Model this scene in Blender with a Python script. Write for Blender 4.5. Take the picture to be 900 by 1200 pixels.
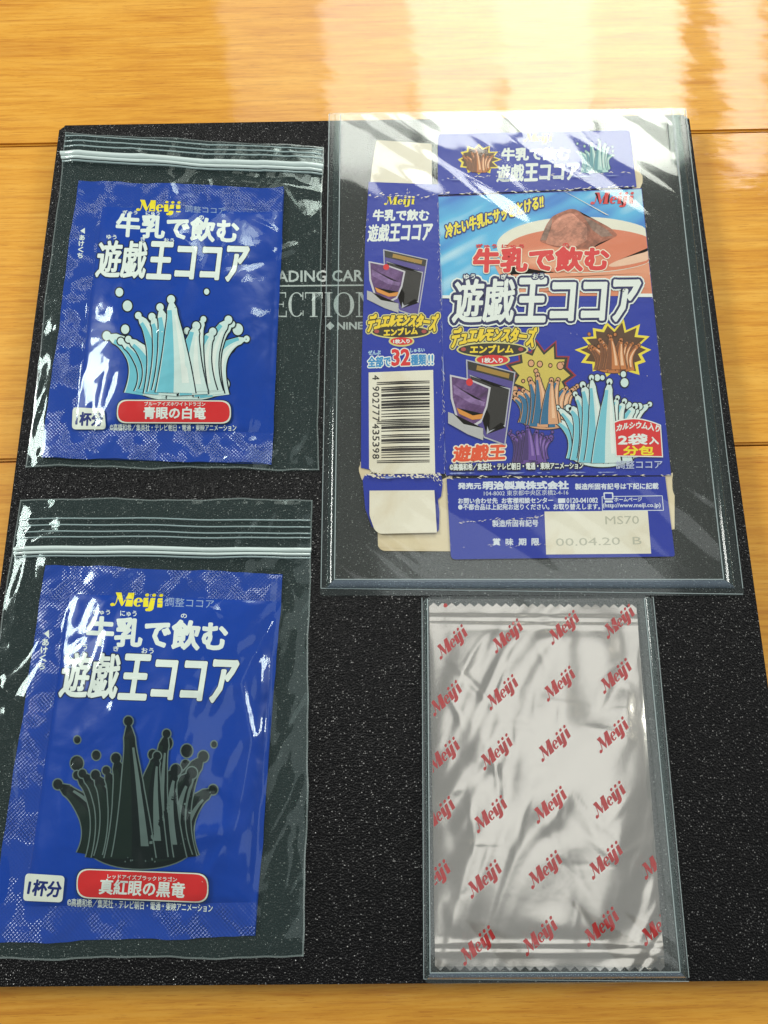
import bpy, bmesh, math, random
import numpy as np
from mathutils import Vector, Matrix

sc = bpy.context.scene
for o in list(bpy.data.objects):
    bpy.data.objects.remove(o)
col = sc.collection
rnd = random.Random(7)

# ------------------------------------------------------------------ camera
ZB = 0.012                       # top of the binder above the floor
CAM_Z = ZB + 0.345
TILT = math.radians(16.04)
FPX = 900.0                      # focal length in pixels of the 900 x 1200 photograph
cam = bpy.data.cameras.new('camera')
cam.sensor_fit = 'VERTICAL'; cam.sensor_height = 36.0; cam.sensor_width = 27.0
cam.lens = 36.0 * FPX / 1200.0
cam.clip_start = 0.01; cam.clip_end = 50
camo = bpy.data.objects.new('camera', cam); col.objects.link(camo)
camo.location = (0, 0, CAM_Z); camo.rotation_euler = (TILT, 0, 0)
sc.camera = camo

# ------------------------------------------------------------------ render / world / lamps
sc.render.engine = 'CYCLES'
sc.cycles.max_bounces = 6; sc.cycles.transparent_max_bounces = 24
sc.cycles.glossy_bounces = 3; sc.cycles.diffuse_bounces = 2
sc.cycles.caustics_reflective = False; sc.cycles.caustics_refractive = False
sc.cycles.use_denoising = True
sc.view_settings.view_transform = 'Standard'; sc.view_settings.look = 'None'
sc.view_settings.gamma = 1.0; sc.view_settings.exposure = 0.84
sc.view_settings.use_curve_mapping = False

w = bpy.data.worlds.new('World'); sc.world = w; w.use_nodes = True
bg = w.node_tree.nodes['Background']
bg.inputs['Color'].default_value = (0.97, 1.0, 1.0, 1); bg.inputs['Strength'].default_value = 0.15

def px_dir(px, py):
    x = (px - 450.0) / FPX; y = -(py - 600.0) / FPX
    s, c = math.sin(TILT), math.cos(TILT)
    return np.array([x, s + y * c, -c + y * s])

def at(px, py, z):
    d = px_dir(px, py); t = (z - CAM_Z) / d[2]
    return np.array([d[0] * t, d[1] * t, z])

def area(name, loc, aim, sx, sy, radiance, color, roll=0.0):
    l = bpy.data.lights.new(name, 'AREA'); l.shape = 'RECTANGLE'
    l.size = sx; l.size_y = sy; l.energy = radiance * math.pi * sx * sy; l.color = color
    o = bpy.data.objects.new(name, l); col.objects.link(o)
    o.location = loc
    q = (Vector(aim) - Vector(loc)).to_track_quat('-Z', 'Y')
    o.rotation_euler = (q.to_matrix() @ Matrix.Rotation(roll, 3, 'Z')).to_euler()
    return o

# the window beyond the floor: bright gaps between curtain folds, seen mirrored in the varnish
YW = 1.35
def mirror_hit(px, py):
    p = at(px, py, 0.0); d = px_dir(px, py); d[2] = -d[2]
    t = (YW - p[1]) / d[1]
    return p + d * t
WIN = [(262, 372, 1.1, (1, .96, .88)), (376, 477, 3.3, (1, .99, .92)), (481, 578, 5.8, (1, 1, .92)),
       (583, 687, 6.8, (1, 1, .91)), (691, 792, 5.4, (1, 1, .9)), (842, 890, 4.2, (1, .93, .9))]
for i, (xa, xb, rad, c) in enumerate(WIN):
    a = mirror_hit(xa - 6, -70); b = mirror_hit(xb - 6, -70)
    d = mirror_hit(xa + 14, 205); e = mirror_hit(xb + 14, 205)
    bot = (a + b) / 2; top = (d + e) / 2
    ctr = (bot + top) / 2
    wd = (abs(b[0] - a[0]) + abs(e[0] - d[0])) / 2
    ht = np.linalg.norm(top - bot)
    lean = math.atan2(top[0] - bot[0], top[2] - bot[2])
    area('window_lamp', ctr, (ctr[0], ctr[1] - 1, ctr[2]), wd, ht, rad, c, roll=lean)
# added overhead light, placed for the foil to mirror
area('overhead_fill', (0.44, 0.0, 2.0), (0.44, 0.0, 0), 0.9, 1.2, 0.5, (0.98, 1.0, 1.0))
# added fill lights on both sides, for diffuse light and sparkle on wrinkles
area('side_fill', (-1.25, 0.55, 1.05), (0, .15, 0), 0.5, 0.42, 13.5, (1.0, 1.0, 0.96))
area('side_fill', (1.35, 0.35, 1.15), (0, .15, 0), 0.34, 0.38, 10.5, (1.0, 0.99, 0.94))

# ------------------------------------------------------------------ helpers: materials
def S(r, g, b):
    f = lambda v: (v / 255.0 / 12.92) if v <= 10.3 else (((v / 255.0) + 0.055) / 1.055) ** 2.4
    return (f(r), f(g), f(b))

class NT:
    def __init__(s, name):
        s.m = bpy.data.materials.new(name); s.m.use_nodes = True
        s.t = s.m.node_tree; s.t.nodes.clear()
        s.out = s.n('ShaderNodeOutputMaterial')
    def n(s, typ, **kw):
        nd = s.t.nodes.new(typ)
        for k, v in kw.items():
            if k[0] == '_': setattr(nd, k[1:], v)
            else:
                key = k.replace('__', ' ')
                nd.inputs[key].default_value = v
        return nd
    def l(s, a, ao, b, bi): s.t.links.new(a.outputs[ao], b.inputs[bi])
    def math(s, op, a, b=None, c=None):
        nd = s.t.nodes.new('ShaderNodeMath'); nd.operation = op
        for i, v in enumerate((a, b, c)):
            if v is None: continue
            if isinstance(v, (int, float)): nd.inputs[i].default_value = v
            else: s.t.links.new(v, nd.inputs[i])
        return nd.outputs[0]
    def coords(s, scale=(1, 1, 1), rot=(0, 0, 0)):
        tc = s.n('ShaderNodeTexCoord'); mp = s.n('ShaderNodeMapping')
        mp.inputs['Scale'].default_value = scale; mp.inputs['Rotation'].default_value = rot
        s.l(tc, 'Object', mp, 'Vector'); return mp.outputs[0]
    def aniso(s, ang, lx, ly):
        tc = s.n('ShaderNodeTexCoord'); mp = s.n('ShaderNodeMapping'); mp.vector_type = 'TEXTURE'
        mp.inputs['Rotation'].default_value = (0, 0, math.radians(ang)); mp.inputs['Scale'].default_value = (lx, ly, 1)
        s.l(tc, 'Object', mp, 'Vector'); return mp.outputs[0]
    def noise(s, vec, scale, detail=3, rough=0.5, dist=0.0):
        nd = s.n('ShaderNodeTexNoise', Scale=scale, Detail=detail, Roughness=rough, Distortion=dist)
        s.t.links.new(vec, nd.inputs['Vector']); return nd.outputs['Fac']
    def ramp(s, fac, stops):
        nd = s.n('ShaderNodeValToRGB'); s.t.links.new(fac, nd.inputs[0]); e = nd.color_ramp.elements
        while len(e) < len(stops): e.new(0.5)
        for k, (p, c) in enumerate(stops):
            e[k].position = p; e[k].color = (*c, 1) if len(c) == 3 else c
        return nd.outputs[0]
    def bump(s, h, strength, dist, normal=None):
        nd = s.n('ShaderNodeBump'); nd.inputs['Strength'].default_value = strength; nd.inputs['Distance'].default_value = dist
        s.t.links.new(h, nd.inputs['Height'])
        if normal: s.t.links.new(normal, nd.inputs['Normal'])
        return nd.outputs[0]
    def mix(s, fac, a, b):
        nd = s.t.nodes.new('ShaderNodeMix'); nd.data_type = 'RGBA'
        for v, i in ((fac, 0), (a, 6), (b, 7)):
            if isinstance(v, (int, float)): nd.inputs[i].default_value = v
            elif isinstance(v, tuple): nd.inputs[i].default_value = (*v, 1)
            else: s.t.links.new(v, nd.inputs[i])
        return nd.outputs[2]
    def principled(s, color, rough, normal=None, metallic=0.0, spec=0.5, coat=0.0, coat_rough=0.05, coat_normal=None):
        b = s.n('ShaderNodeBsdfPrincipled')
        for v, k in ((color, 'Base Color'), (rough, 'Roughness')):
            if isinstance(v, tuple): b.inputs[k].default_value = (*v, 1)
            elif isinstance(v, (int, float)): b.inputs[k].default_value = v
            else: s.t.links.new(v, b.inputs[k])
        b.inputs['Metallic'].default_value = metallic; b.inputs['Specular IOR Level'].default_value = spec
        b.inputs['Coat Weight'].default_value = coat; b.inputs['Coat Roughness'].default_value = coat_rough
        if normal: s.t.links.new(normal, b.inputs['Normal'])
        if coat_normal: s.t.links.new(coat_normal, b.inputs['Coat Normal'])
        s.l(b, 0, s.out, 'Surface'); return b

MAT = {}
def sachet_normal(t, seal=False):
    v = t.coords()
    big = t.noise(v, 38, 2, 0.5, 0.6); fine = t.noise(v, 260, 3, 0.55)
    n = t.bump(big, 0.35, 0.006)
    n = t.bump(fine, 0.16, 0.0006, n)
    if seal:
        sp = t.n('ShaderNodeSeparateXYZ'); t.t.links.new(v, sp.inputs[0])
        k = 2 * math.pi / 0.0017
        a = t.math('SINE', t.math('MULTIPLY', sp.outputs[0], k)); b = t.math('SINE', t.math('MULTIPLY', sp.outputs[1], k))
        mask = t.ramp(t.noise(v, 75, 2, .5, .4), [(0.46, (0.08, 0.08, 0.08)), (0.62, (1, 1, 1))])
        h = t.math('MULTIPLY', t.math('MULTIPLY', a, b), mask)
        n = t.bump(h, 1.0, 0.00024, n)
    return n

def ink(key, c, kind='card'):
    """printing ink on a sachet film ('film'), on carton ('card'), on foil ('foil') or on the binder ('binder')"""
    k = (key, kind)
    if k in MAT: return MAT[k]
    t = NT(f'{key}_{kind}_ink')
    if kind == 'film':
        t.principled(c, 0.33, sachet_normal(t), spec=0.22)
    elif kind == 'seal':
        t.principled(c, 0.16, sachet_normal(t, True), spec=0.8)
    elif kind == 'foil':
        t.principled(c, 0.32, foil_normal(t), spec=0.35)
    elif kind == 'binder':
        v = t.coords(); h = t.noise(v, 1500, 2)
        cc = t.ramp(h, [(0.3, tuple(x * .6 for x in c)), (0.55, c)])
        t.principled(cc, 0.5, t.bump(h, 0.5, 0.0003))
    elif kind == 'photo':
        v = t.coords(); a = t.noise(t.aniso(40, 1.8, 1), 130, 4, 0.65, 1.0); b = t.noise(v, 480, 3, 0.6)
        f = t.math('ADD', t.math('MULTIPLY', a, .7), t.math('MULTIPLY', b, .3))
        cc = t.ramp(f, [(0.36, tuple(x * .5 for x in c)), (0.5, c), (0.66, tuple(min(1, x * 1.45 + .05) for x in c))])
        t.principled(cc, 0.38, spec=0.35)
    else:
        v = t.coords(); h = t.noise(v, 900, 3); g = t.noise(v, 60, 3)
        cc = t.mix(t.math('MULTIPLY', g, 0.22), c, tuple(min(1, x * 1.25 + 0.02) for x in c))
        if key in ('paper', 'kraft', 'label_cream'):
            st_ = t.ramp(t.noise(v, 42, 4, .6, .6), [(0.48, (0, 0, 0)), (0.75, (0.5, 0.5, 0.5))])
            cc = t.mix(st_, cc, tuple(x * f for x, f in zip(c, (.78, .66, .48))))
            g = t.math('ADD', g, t.noise(t.aniso(70, 3, 1), 110, 2, .5))
        n = t.bump(h, 0.12, 0.0003); n = t.bump(g, 0.22, 0.002, n)
        t.principled(cc, 0.38, n, spec=0.4)
    MAT[k] = t.m; return t.m

def foil_normal(t):
    v = t.coords()
    vd = t.aniso(58, 2.2, 1)
    big = t.noise(vd, 24, 2, 0.45, 0.8); mid = t.noise(v, 90, 2, 0.5, 0.4); fine = t.noise(v, 1400, 2)
    n = t.bump(big, 0.7, 0.008); n = t.bump(mid, 0.10, 0.0012, n); return t.bump(fine, 0.10, 0.0001, n)

def clear_mat(name, tint, veil, veil_col, k, rough, bump_fn=None, gloss=(0.97, 1.0, 0.99)):
    """thin clear plastic: passes light straight, mirrors by a Schlick term, scatters a little"""
    t = NT(name)
    nrm = bump_fn(t) if bump_fn else None
    geo = t.n('ShaderNodeNewGeometry')
    dt = t.n('ShaderNodeVectorMath'); dt.operation = 'DOT_PRODUCT'
    t.t.links.new(nrm if nrm else geo.outputs['Normal'], dt.inputs[0]); t.l(geo, 'Incoming', dt, 1)
    c = t.math('ABSOLUTE', dt.outputs['Value'])
    om = t.math('SUBTRACT', 1.0, t.math('MINIMUM', c, 1.0))
    f = t.math('MULTIPLY_ADD', t.math('POWER', om, 5.0), 0.96, 0.04)
    f = t.math('MINIMUM', t.math('MULTIPLY', f, k), 0.95)
    tr = t.n('ShaderNodeBsdfTransparent'); tr.inputs[0].default_value = (*tint, 1)
    df = t.n('ShaderNodeBsdfDiffuse'); df.inputs[0].default_value = (*veil_col, 1)
    gl = t.n('ShaderNodeBsdfGlossy'); gl.inputs['Roughness'].default_value = rough; gl.inputs[0].default_value = (*gloss, 1)
    if nrm: t.t.links.new(nrm, gl.inputs['Normal'])
    m1 = t.n('ShaderNodeMixShader'); m1.inputs[0].default_value = veil; t.l(tr, 0, m1, 1); t.l(df, 0, m1, 2)
    m2 = t.n('ShaderNodeMixShader'); t.t.links.new(f, m2.inputs[0]); t.l(m1, 0, m2, 1); t.l(gl, 0, m2, 2)
    t.l(m2, 0, t.out, 'Surface'); return t.m

def film_bump(t):
    v = t.coords(); vd = t.aniso(65, 2, 1)
    a = t.noise(vd, 45, 1, 0.5, 1.2); b = t.noise(v, 190, 1, 0.5)
    return t.bump(b, 0.06, 0.001, t.bump(a, 0.35, 0.006))
def sheet_bump(t):
    v = t.aniso(-40, 6, 1)
    u = t.coords()
    a = t.noise(v, 42, 1, 0.5, 0.3); b = t.noise(u, 25, 0)
    return t.bump(b, 0.10, 0.006, t.bump(a, 0.30, 0.006))

M_FILM = clear_mat('bag_film', (0.955, 0.98, 0.97), 0.011, S(110, 185, 180), 1.0, 0.08, film_bump, (0.84, 1.0, 0.97))
M_SEAM = clear_mat('bag_seam', (0.92, 0.96, 0.95), 0.16, S(205, 225, 220), 2.0, 0.15)
M_ZIP = clear_mat('bag_zipper', (0.85, 0.93, 0.93), 0.8, S(222, 240, 236), 2.0, 0.12)
M_RIB = clear_mat('bag_rib', (0.9, 0.95, 0.95), 0.45, S(200, 228, 228), 2.0, 0.12)
M_SHEET = clear_mat('case_sheet', (0.985, 0.99, 0.985), 0.010, S(196, 182, 156), 0.8, 0.05, sheet_bump)
M_FLANGE = clear_mat('case_flange', (0.95, 0.97, 0.965), 0.012, S(170, 200, 195), 1.0, 0.08)
M_RAIL = clear_mat('case_rail', (0.9, 0.95, 0.94), 0.016, S(140, 190, 185), 0.9, 0.10)
M_FOOT = clear_mat('case_foot_highlight', (0.8, 0.87, 0.92), 0.20, S(178, 200, 225), 1.6, 0.12)  # bluish-white veil paints the bright highlight along the bottom wall
M_WELD = clear_mat('case_weld_line', (0.85, 0.9, 0.9), 0.45, S(190, 205, 205), 1.2, 0.2)

def mat_wood(i):
    t = NT('varnished_wood')
    v = t.coords((1.0, 9.0, 1), (0, 0, 0)); v2 = t.coords((1.0, 22.0, 1)); u = t.coords()
    off = i * 3.7
    mp = t.n('ShaderNodeVectorMath'); mp.operation = 'ADD'; mp.inputs[1].default_value = (off, off * 2, off)
    t.t.links.new(v, mp.inputs[0])
    mp2 = t.n('ShaderNodeVectorMath'); mp2.operation = 'ADD'; mp2.inputs[1].default_value = (off, off, 0)
    t.t.links.new(v2, mp2.inputs[0])
    g1 = t.noise(mp.outputs[0], 9, 5, 0.65, 0.5); g2 = t.noise(mp2.outputs[0], 22, 5, 0.7, 0.2); g3 = t.noise(u, 6, 2)
    c1 = t.ramp(g1, [(0.3, S(190, 122, 26)), (0.5, S(220, 158, 46)), (0.7, S(236, 184, 78))])
    c2 = t.ramp(g2, [(0.32, S(168, 98, 18)), (0.5, S(218, 156, 48)), (0.65, S(232, 176, 72))])
    v3 = t.coords((1.0, 30.0, 1)); g4 = t.noise(v3, 90, 2, 0.6)
    pore = t.math('MULTIPLY', t.math('LESS_THAN', g4, 0.37), 0.45)
    c3 = t.mix(pore, t.mix(0.5, c1, c2), S(160, 92, 16))
    c4 = t.mix(t.math('MULTIPLY', g3, 0.14), c3, S(220, 128, 64))
    wv = t.coords((1.0, 2.2, 1)); wav = t.noise(wv, 26, 2, 0.5)
    n = t.bump(g4, 0.12, 0.0004)
    cn = t.bump(wav, 0.05, 0.006, t.bump(g2, 0.04, 0.0005))
    t.principled(c4, 0.45, n, spec=0.2, coat=0.85, coat_rough=0.045, coat_normal=cn)
    return t.m

def mat_binder():
    t = NT('black_leatherette')
    v = t.coords()
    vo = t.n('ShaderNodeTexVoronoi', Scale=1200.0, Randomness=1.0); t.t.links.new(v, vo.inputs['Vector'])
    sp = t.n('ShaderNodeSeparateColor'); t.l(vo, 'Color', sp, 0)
    # glints off the grain painted in as pale metallic specks on the black skin
    glint = t.math('MULTIPLY', t.math('LESS_THAN', vo.outputs['Distance'], t.math('MULTIPLY', sp.outputs[1], 0.34)), t.math('GREATER_THAN', t.math('ADD', sp.outputs[0], t.math('MULTIPLY', t.noise(v, 16, 3, .6), 1.1)), 1.03))
    h = t.math('ADD', vo.outputs['Distance'], t.math('MULTIPLY', t.noise(v, 1500, 1), 0.7))
    n = t.bump(h, 1.0, 0.0004)
    b = t.principled((0.004, 0.004, 0.0045), 0.3, n, spec=0.16)
    t.t.links.new(t.mix(t.math('MULTIPLY', glint, t.math('POWER', sp.outputs[2], 0.8)), (0.004, 0.004, 0.0045), (0.4, 0.4, 0.39)), b.inputs['Base Color'])
    t.t.links.new(t.math('MULTIPLY', glint, 0.9), b.inputs['Metallic'])
    return t.m

# ------------------------------------------------------------------ helpers: objects
def empty(name, loc):
    o = bpy.data.objects.new(name, None); col.objects.link(o); o.location = loc
    o.empty_display_size = 0.02; return o
def tag(o, label, cat, group=None, kind=None):
    if label: o['label'] = label
    if cat: o['category'] = cat
    if group: o['group'] = group
    if kind: o['kind'] = kind
    return o
def root_of(o):
    p = np.array(o.location)
    while o.parent:
        o = o.parent; p = p + np.array(o.location)
    return p
def link(name, bm, mat, parent=None, smooth=False, origin=None):
    """mesh given in world coordinates; it becomes a part that shares its parent's origin"""
    me = bpy.data.meshes.new(name)
    org = root_of(parent) if parent else np.array(origin if origin is not None else (0, 0, 0), float)
    bmesh.ops.translate(bm, verts=bm.verts, vec=Vector(-org))
    bm.to_mesh(me); bm.free()
    if smooth:
        for p in me.polygons: p.use_smooth = True
    me.materials.append(mat)
    o = bpy.data.objects.new(name, me); col.objects.link(o)
    if parent: o.parent = parent
    else: o.location = org
    return o

def slab(bm, pts, z0, z1):
    """closed prism over world xy points"""
    n = len(pts)
    a = [bm.verts.new((p[0], p[1], z0)) for p in pts]; b = [bm.verts.new((p[0], p[1], z1)) for p in pts]
    area2 = sum(pts[i][0] * pts[(i + 1) % n][1] - pts[(i + 1) % n][0] * pts[i][1] for i in range(n))
    if area2 < 0: a.reverse(); b.reverse()
    bm.faces.new(b); bm.faces.new(a[::-1])
    for i in range(n):
        j = (i + 1) % n
        bm.faces.new((a[i], a[j], b[j], b[i]))
def pxw(pts, z): return [at(p[0], p[1], z) for p in pts]
def rounded(pts, r, n=6):
    """round the corners of a polygon (any 2D units); r scalar or list"""
    out = []; m = len(pts)
    rs = r if isinstance(r, (list, tuple)) else [r] * m
    for i in range(m):
        p = np.array(pts[i][:2], float); a = np.array(pts[i - 1][:2], float); b = np.array(pts[(i + 1) % m][:2], float)
        if rs[i] <= 0: out.append(p); continue
        ua = (a - p) / np.linalg.norm(a - p); ub = (b - p) / np.linalg.norm(b - p)
        s, e = p + ua * rs[i], p + ub * rs[i]
        for k in range(n + 1):
            u = k / n; out.append((1 - u) ** 2 * s + 2 * u * (1 - u) * p + u * u * e)
    return out
def ellipse(cx, cy, rx, ry, n=40, a0=0, a1=2 * math.pi, rot=0):
    c, s = math.cos(rot), math.sin(rot); o = []
    for k in range(n):
        a = a0 + (a1 - a0) * k / (n if abs(a1 - a0 - 2 * math.pi) < 1e-6 else n - 1)
        x, y = rx * math.cos(a), ry * math.sin(a); o.append((cx + c * x - s * y, cy + s * x + c * y))
    return o

# ---------------- ink pieces: 2D shapes drawn in photograph pixels, then laid on a real surface
_tcache = {}
def glyphs(s):
    if s in _tcache: return _tcache[s]
    c = bpy.data.curves.new('t', 'FONT'); c.body = s; c.resolution_u = 2
    o = bpy.data.objects.new('t', c); col.objects.link(o); bpy.context.view_layer.update()
    m = bpy.data.meshes.new_from_object(o)
    V = np.array([(v.co.x, v.co.y) for v in m.vertices]); F = [tuple(p.vertices) for p in m.polygons]
    cnt = {}
    for f in F:
        for i in range(len(f)):
            k = tuple(sorted((f[i], f[(i + 1) % len(f)]))); cnt[k] = cnt.get(k, 0) + 1
    B = [k for k, n in cnt.items() if n == 1]
    bpy.data.objects.remove(o); bpy.data.curves.remove(c); bpy.data.meshes.remove(m)
    lo, hi = V.min(0), V.max(0)
    _tcache[s] = ((V - lo) / (hi - lo), F, B); return _tcache[s]

class Ink:
    def __init__(s): s.V = []; s.F = []; s.k = 0
    def _z(s): s.k += 1; return (s.k * 37 % 101) * 6e-8
    def add(s, pts, faces, dz=0.0):
        b = len(s.V); s.V += [(p[0], p[1], dz) for p in pts]; s.F += [tuple(b + i for i in f) for f in faces]
    def poly(s, pts, dz=None): s.add(pts, [tuple(range(len(pts)))], s._z() if dz is None else dz)
    def disc(s, c, r, n=10): s.poly(ellipse(c[0], c[1], r, r, n))
    def seg(s, a, b, w, cap=False):
        a = np.array(a, float); b = np.array(b, float); d = b - a; L = np.hypot(*d)
        if L < 1e-9: return
        nrm = np.array((-d[1], d[0])) / L * w / 2
        s.poly([a + nrm, b + nrm, b - nrm, a - nrm])
    def stroke(s, pts, w, joints=True):
        for i in range(len(pts) - 1): s.seg(pts[i], pts[i + 1], w)
        if joints:
            for p in pts[(1 if joints == 'in' else 0):(-1 if joints == 'in' else None)]: s.disc(p, w / 2, 8)
    def text(s, st, LB, RB, LT, bold=0.0, fill=True, warp=None):
        V, F, B = glyphs(st)
        LB, RB, LT = (np.array(q, float) for q in (LB, RB, LT))
        P = LB + V[:, :1] * (RB - LB) + V[:, 1:] * (LT - LB)
        if warp: P = np.array([warp(u, v, p) for (u, v), p in zip(V, P)])
        if fill: s.add(P, F, 8e-6)
        if bold > 0:
            for a, b in B: s.seg(P[a], P[b], bold * 2)
            for i in set(i for e in B for i in e): s.disc(P[i], bold, 7)
    def vertical(s, st, x0, y0, x1, y1, w, bold=0.0):
        n = len(st)
        for i, ch in enumerate(st):
            cx = x0 + (x1 - x0) * (i + .5) / n; cy = y0 + (y1 - y0) * (i + .5) / n; h = (y1 - y0) / n * .42
            s.text(ch, (cx - w / 2, cy + h), (cx + w / 2, cy + h), (cx - w / 2, cy - h), bold)
    def build(s, name, mat, parent, surf, lift, grid=0, clip=None, label=None):
        bm = bmesh.new()
        vs = [bm.verts.new(v) for v in s.V]
        for f in s.F:
            try: bm.faces.new([vs[i] for i in f])
            except ValueError: pass
        bmesh.ops.triangulate(bm, faces=[f for f in bm.faces if len(f.verts) > 4], ngon_method='EAR_CLIP')
        if clip:
            for (p, nr) in clip:
                bmesh.ops.bisect_plane(bm, geom=bm.verts[:] + bm.edges[:] + bm.faces[:], plane_co=(*p, 0), plane_no=(*nr, 0), clear_outer=True)
        if grid and len(bm.verts):
            X = [v.co.x for v in bm.verts]; Y = [v.co.y for v in bm.verts]
            for ax, lo, hi in ((0, min(X), max(X)), (1, min(Y), max(Y))):
                g = math.ceil(lo / grid) * grid
                while g < hi:
                    co = (g, 0, 0) if ax == 0 else (0, g, 0); no = (1, 0, 0) if ax == 0 else (0, 1, 0)
                    bmesh.ops.bisect_plane(bm, geom=bm.verts[:] + bm.edges[:] + bm.faces[:], plane_co=co, plane_no=no)
                    g += grid
        V = np.array([v.co[:] for v in bm.verts])
        P = lay(V[:, 0], V[:, 1], surf)
        for v, p, dz in zip(bm.verts, P, V[:, 2]): v.co = (p[0], p[1], p[2] + lift + dz)
        bmesh.ops.recalc_face_normals(bm, faces=bm.faces)
        for f in bm.faces:
            f.normal_update()
            if f.normal.z < 0: f.normal_flip()
        o = link(name, bm, mat, parent, smooth=bool(grid))
        if label: o['label'] = label
        return o

def lay(px, py, surf):
    """pixels -> points on the surface surf(x, y) -> z (arrays)"""
    x = (px - 450.0) / FPX; y = -(py - 600.0) / FPX
    s, c = math.sin(TILT), math.cos(TILT)
    d = np.stack([x, s + y * c, -c + y * s], 1)
    z = np.full(len(px), ZB + 0.002)
    for _ in range(5 if callable(surf) else 1):
        if not callable(surf): z = np.full(len(px), surf)
        t = (z - CAM_Z) / d[:, 2]; P = d * t[:, None]
        if callable(surf): z = surf(P[:, 0], P[:, 1])
    P[:, 2] = z
    return P

LAYER = 4e-5
class Printer:
    """lays ink on one thing: each call is one part"""
    def __init__(s, thing, surf, kind, grid=0): s.t, s.surf, s.kind, s.grid, s.n = thing, surf, kind, grid, 1
    def put(s, name, key, c, draw, parent=None, level=None, clip=None, label=None, kind=None):
        i = Ink(); draw(i)
        lv = s.n if level is None else level
        o = i.build(name, ink(key, c, kind or s.kind), parent or s.t, s.surf, LAYER * lv, s.grid, clip, label)
        return o
    def text(s, key, c, st, LB, RB, LT, bold=0.0, level=1, outlines=(), warp=None, parent=None):
        o = s.put('lettering', key, c, lambda i: i.text(st, LB, RB, LT, bold, warp=warp), level=level + len(outlines), parent=parent)
        for k, (okey, oc, ob) in enumerate(outlines):
            s.put('outline', okey, oc, lambda i: i.text(st, LB, RB, LT, ob, warp=warp), parent=o if not parent else parent, level=level + len(outlines) - 1 - k)
        return o

# the wordmark: fat-face italic letters, drawn from strokes in its own unit frame
def wordmark(i, LB, RB, LT, fat=0.0):
    LB, RB, LT = (np.array(q, float) for q in (LB, RB, LT))
    Wd = 3.05
    T = lambda p: LB + (p[0] / Wd) * (RB - LB) + ((p[1] + 0.32) / 1.32) * (LT - LB)
    def P(pts):
        if fat:
            pts = np.array(pts, float); c = pts.mean(0); L = np.linalg.norm(pts - c, axis=1, keepdims=True); pts = c + (pts - c) * (1 + fat / np.maximum(L, .05))
        i.poly([T(p) for p in pts])
    def st(pts, w):
        w += 2 * fat
        for a, b in zip(pts[:-1], pts[1:]):
            a, b = np.array(a), np.array(b); d = b - a; n = np.array((-d[1], d[0])) / np.hypot(*d) * w / 2
            i.poly([T(a + n), T(b + n), T(b - n), T(a - n)])
        for p in pts[1:-1]: i.poly([T(q) for q in ellipse(p[0], p[1], w / 2, w / 2, 8)])
    dot = lambda x, y, r: i.poly([T(q) for q in ellipse(x, y, r + fat, r + fat, 14)])
    # M
    dot(0.12, 0.10, 0.125); st([(0.14, 0.01), (0.26, 0.05), (0.33, 0.3), (0.36, 0.97)], 0.06)
    P([(0.2, 1.0), (0.52, 1.0), (0.78, 0.16), (0.66, 0.0), (0.4, 0.8), (0.34, 0.93), (0.2, 0.95)])
    st([(0.68, 0.02), (1.0, 0.98)], 0.07)
    P([(0.92, 1.0), (1.28, 1.0), (1.28, 0.95), (1.2, 0.93), (1.2, 0.1), (1.3, 0.06), (1.3, 0.0), (0.88, 0.0), (0.88, 0.06), (0.95, 0.1), (0.95, 0.8)])
    # e
    def ring(cx, cy, rx, ry, wt, wn, a0, a1, n=26):
        for k in range(n):
            q = []
            for a, sg in ((k, 1), (k + 1, 1), (k + 1, -1), (k, -1)):
                an = a0 + (a1 - a0) * a / n
                wd = (wn + (wt - wn) * abs(math.cos(an)) ** 1.3) / 2 + fat
                q.append(T((cx + (rx + sg * wd) * math.cos(an), cy + (ry + sg * min(wd, .06 + fat)) * math.sin(an))))
            i.poly(q)
    ring(1.6, 0.33, 0.17, 0.29, 0.21, 0.06, math.radians(5), math.radians(318))
    st([(1.46, 0.34), (1.78, 0.36)], 0.07)
    # i j i
    for x in (2.05, 2.88):
        P([(x - .16, .66), (x + .10, .68), (x + .10, .1), (x + .18, .06), (x + .16, 0), (x - .12, 0), (x - .12, .56), (x - .18, .6)]); dot(x - 0.01, 0.88, 0.115)
    x = 2.46
    P([(x - .16, .66), (x + .10, .68), (x + .10, -.12), (x + .04, -.24), (x - .1, -.31), (x - .24, -.29), (x - .2, -.24), (x - .12, -.2), (x - .12, .56), (x - .18, .6)])
    dot(x - 0.01, 0.88, 0.115); dot(x - .26, -.2, .11)

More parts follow.
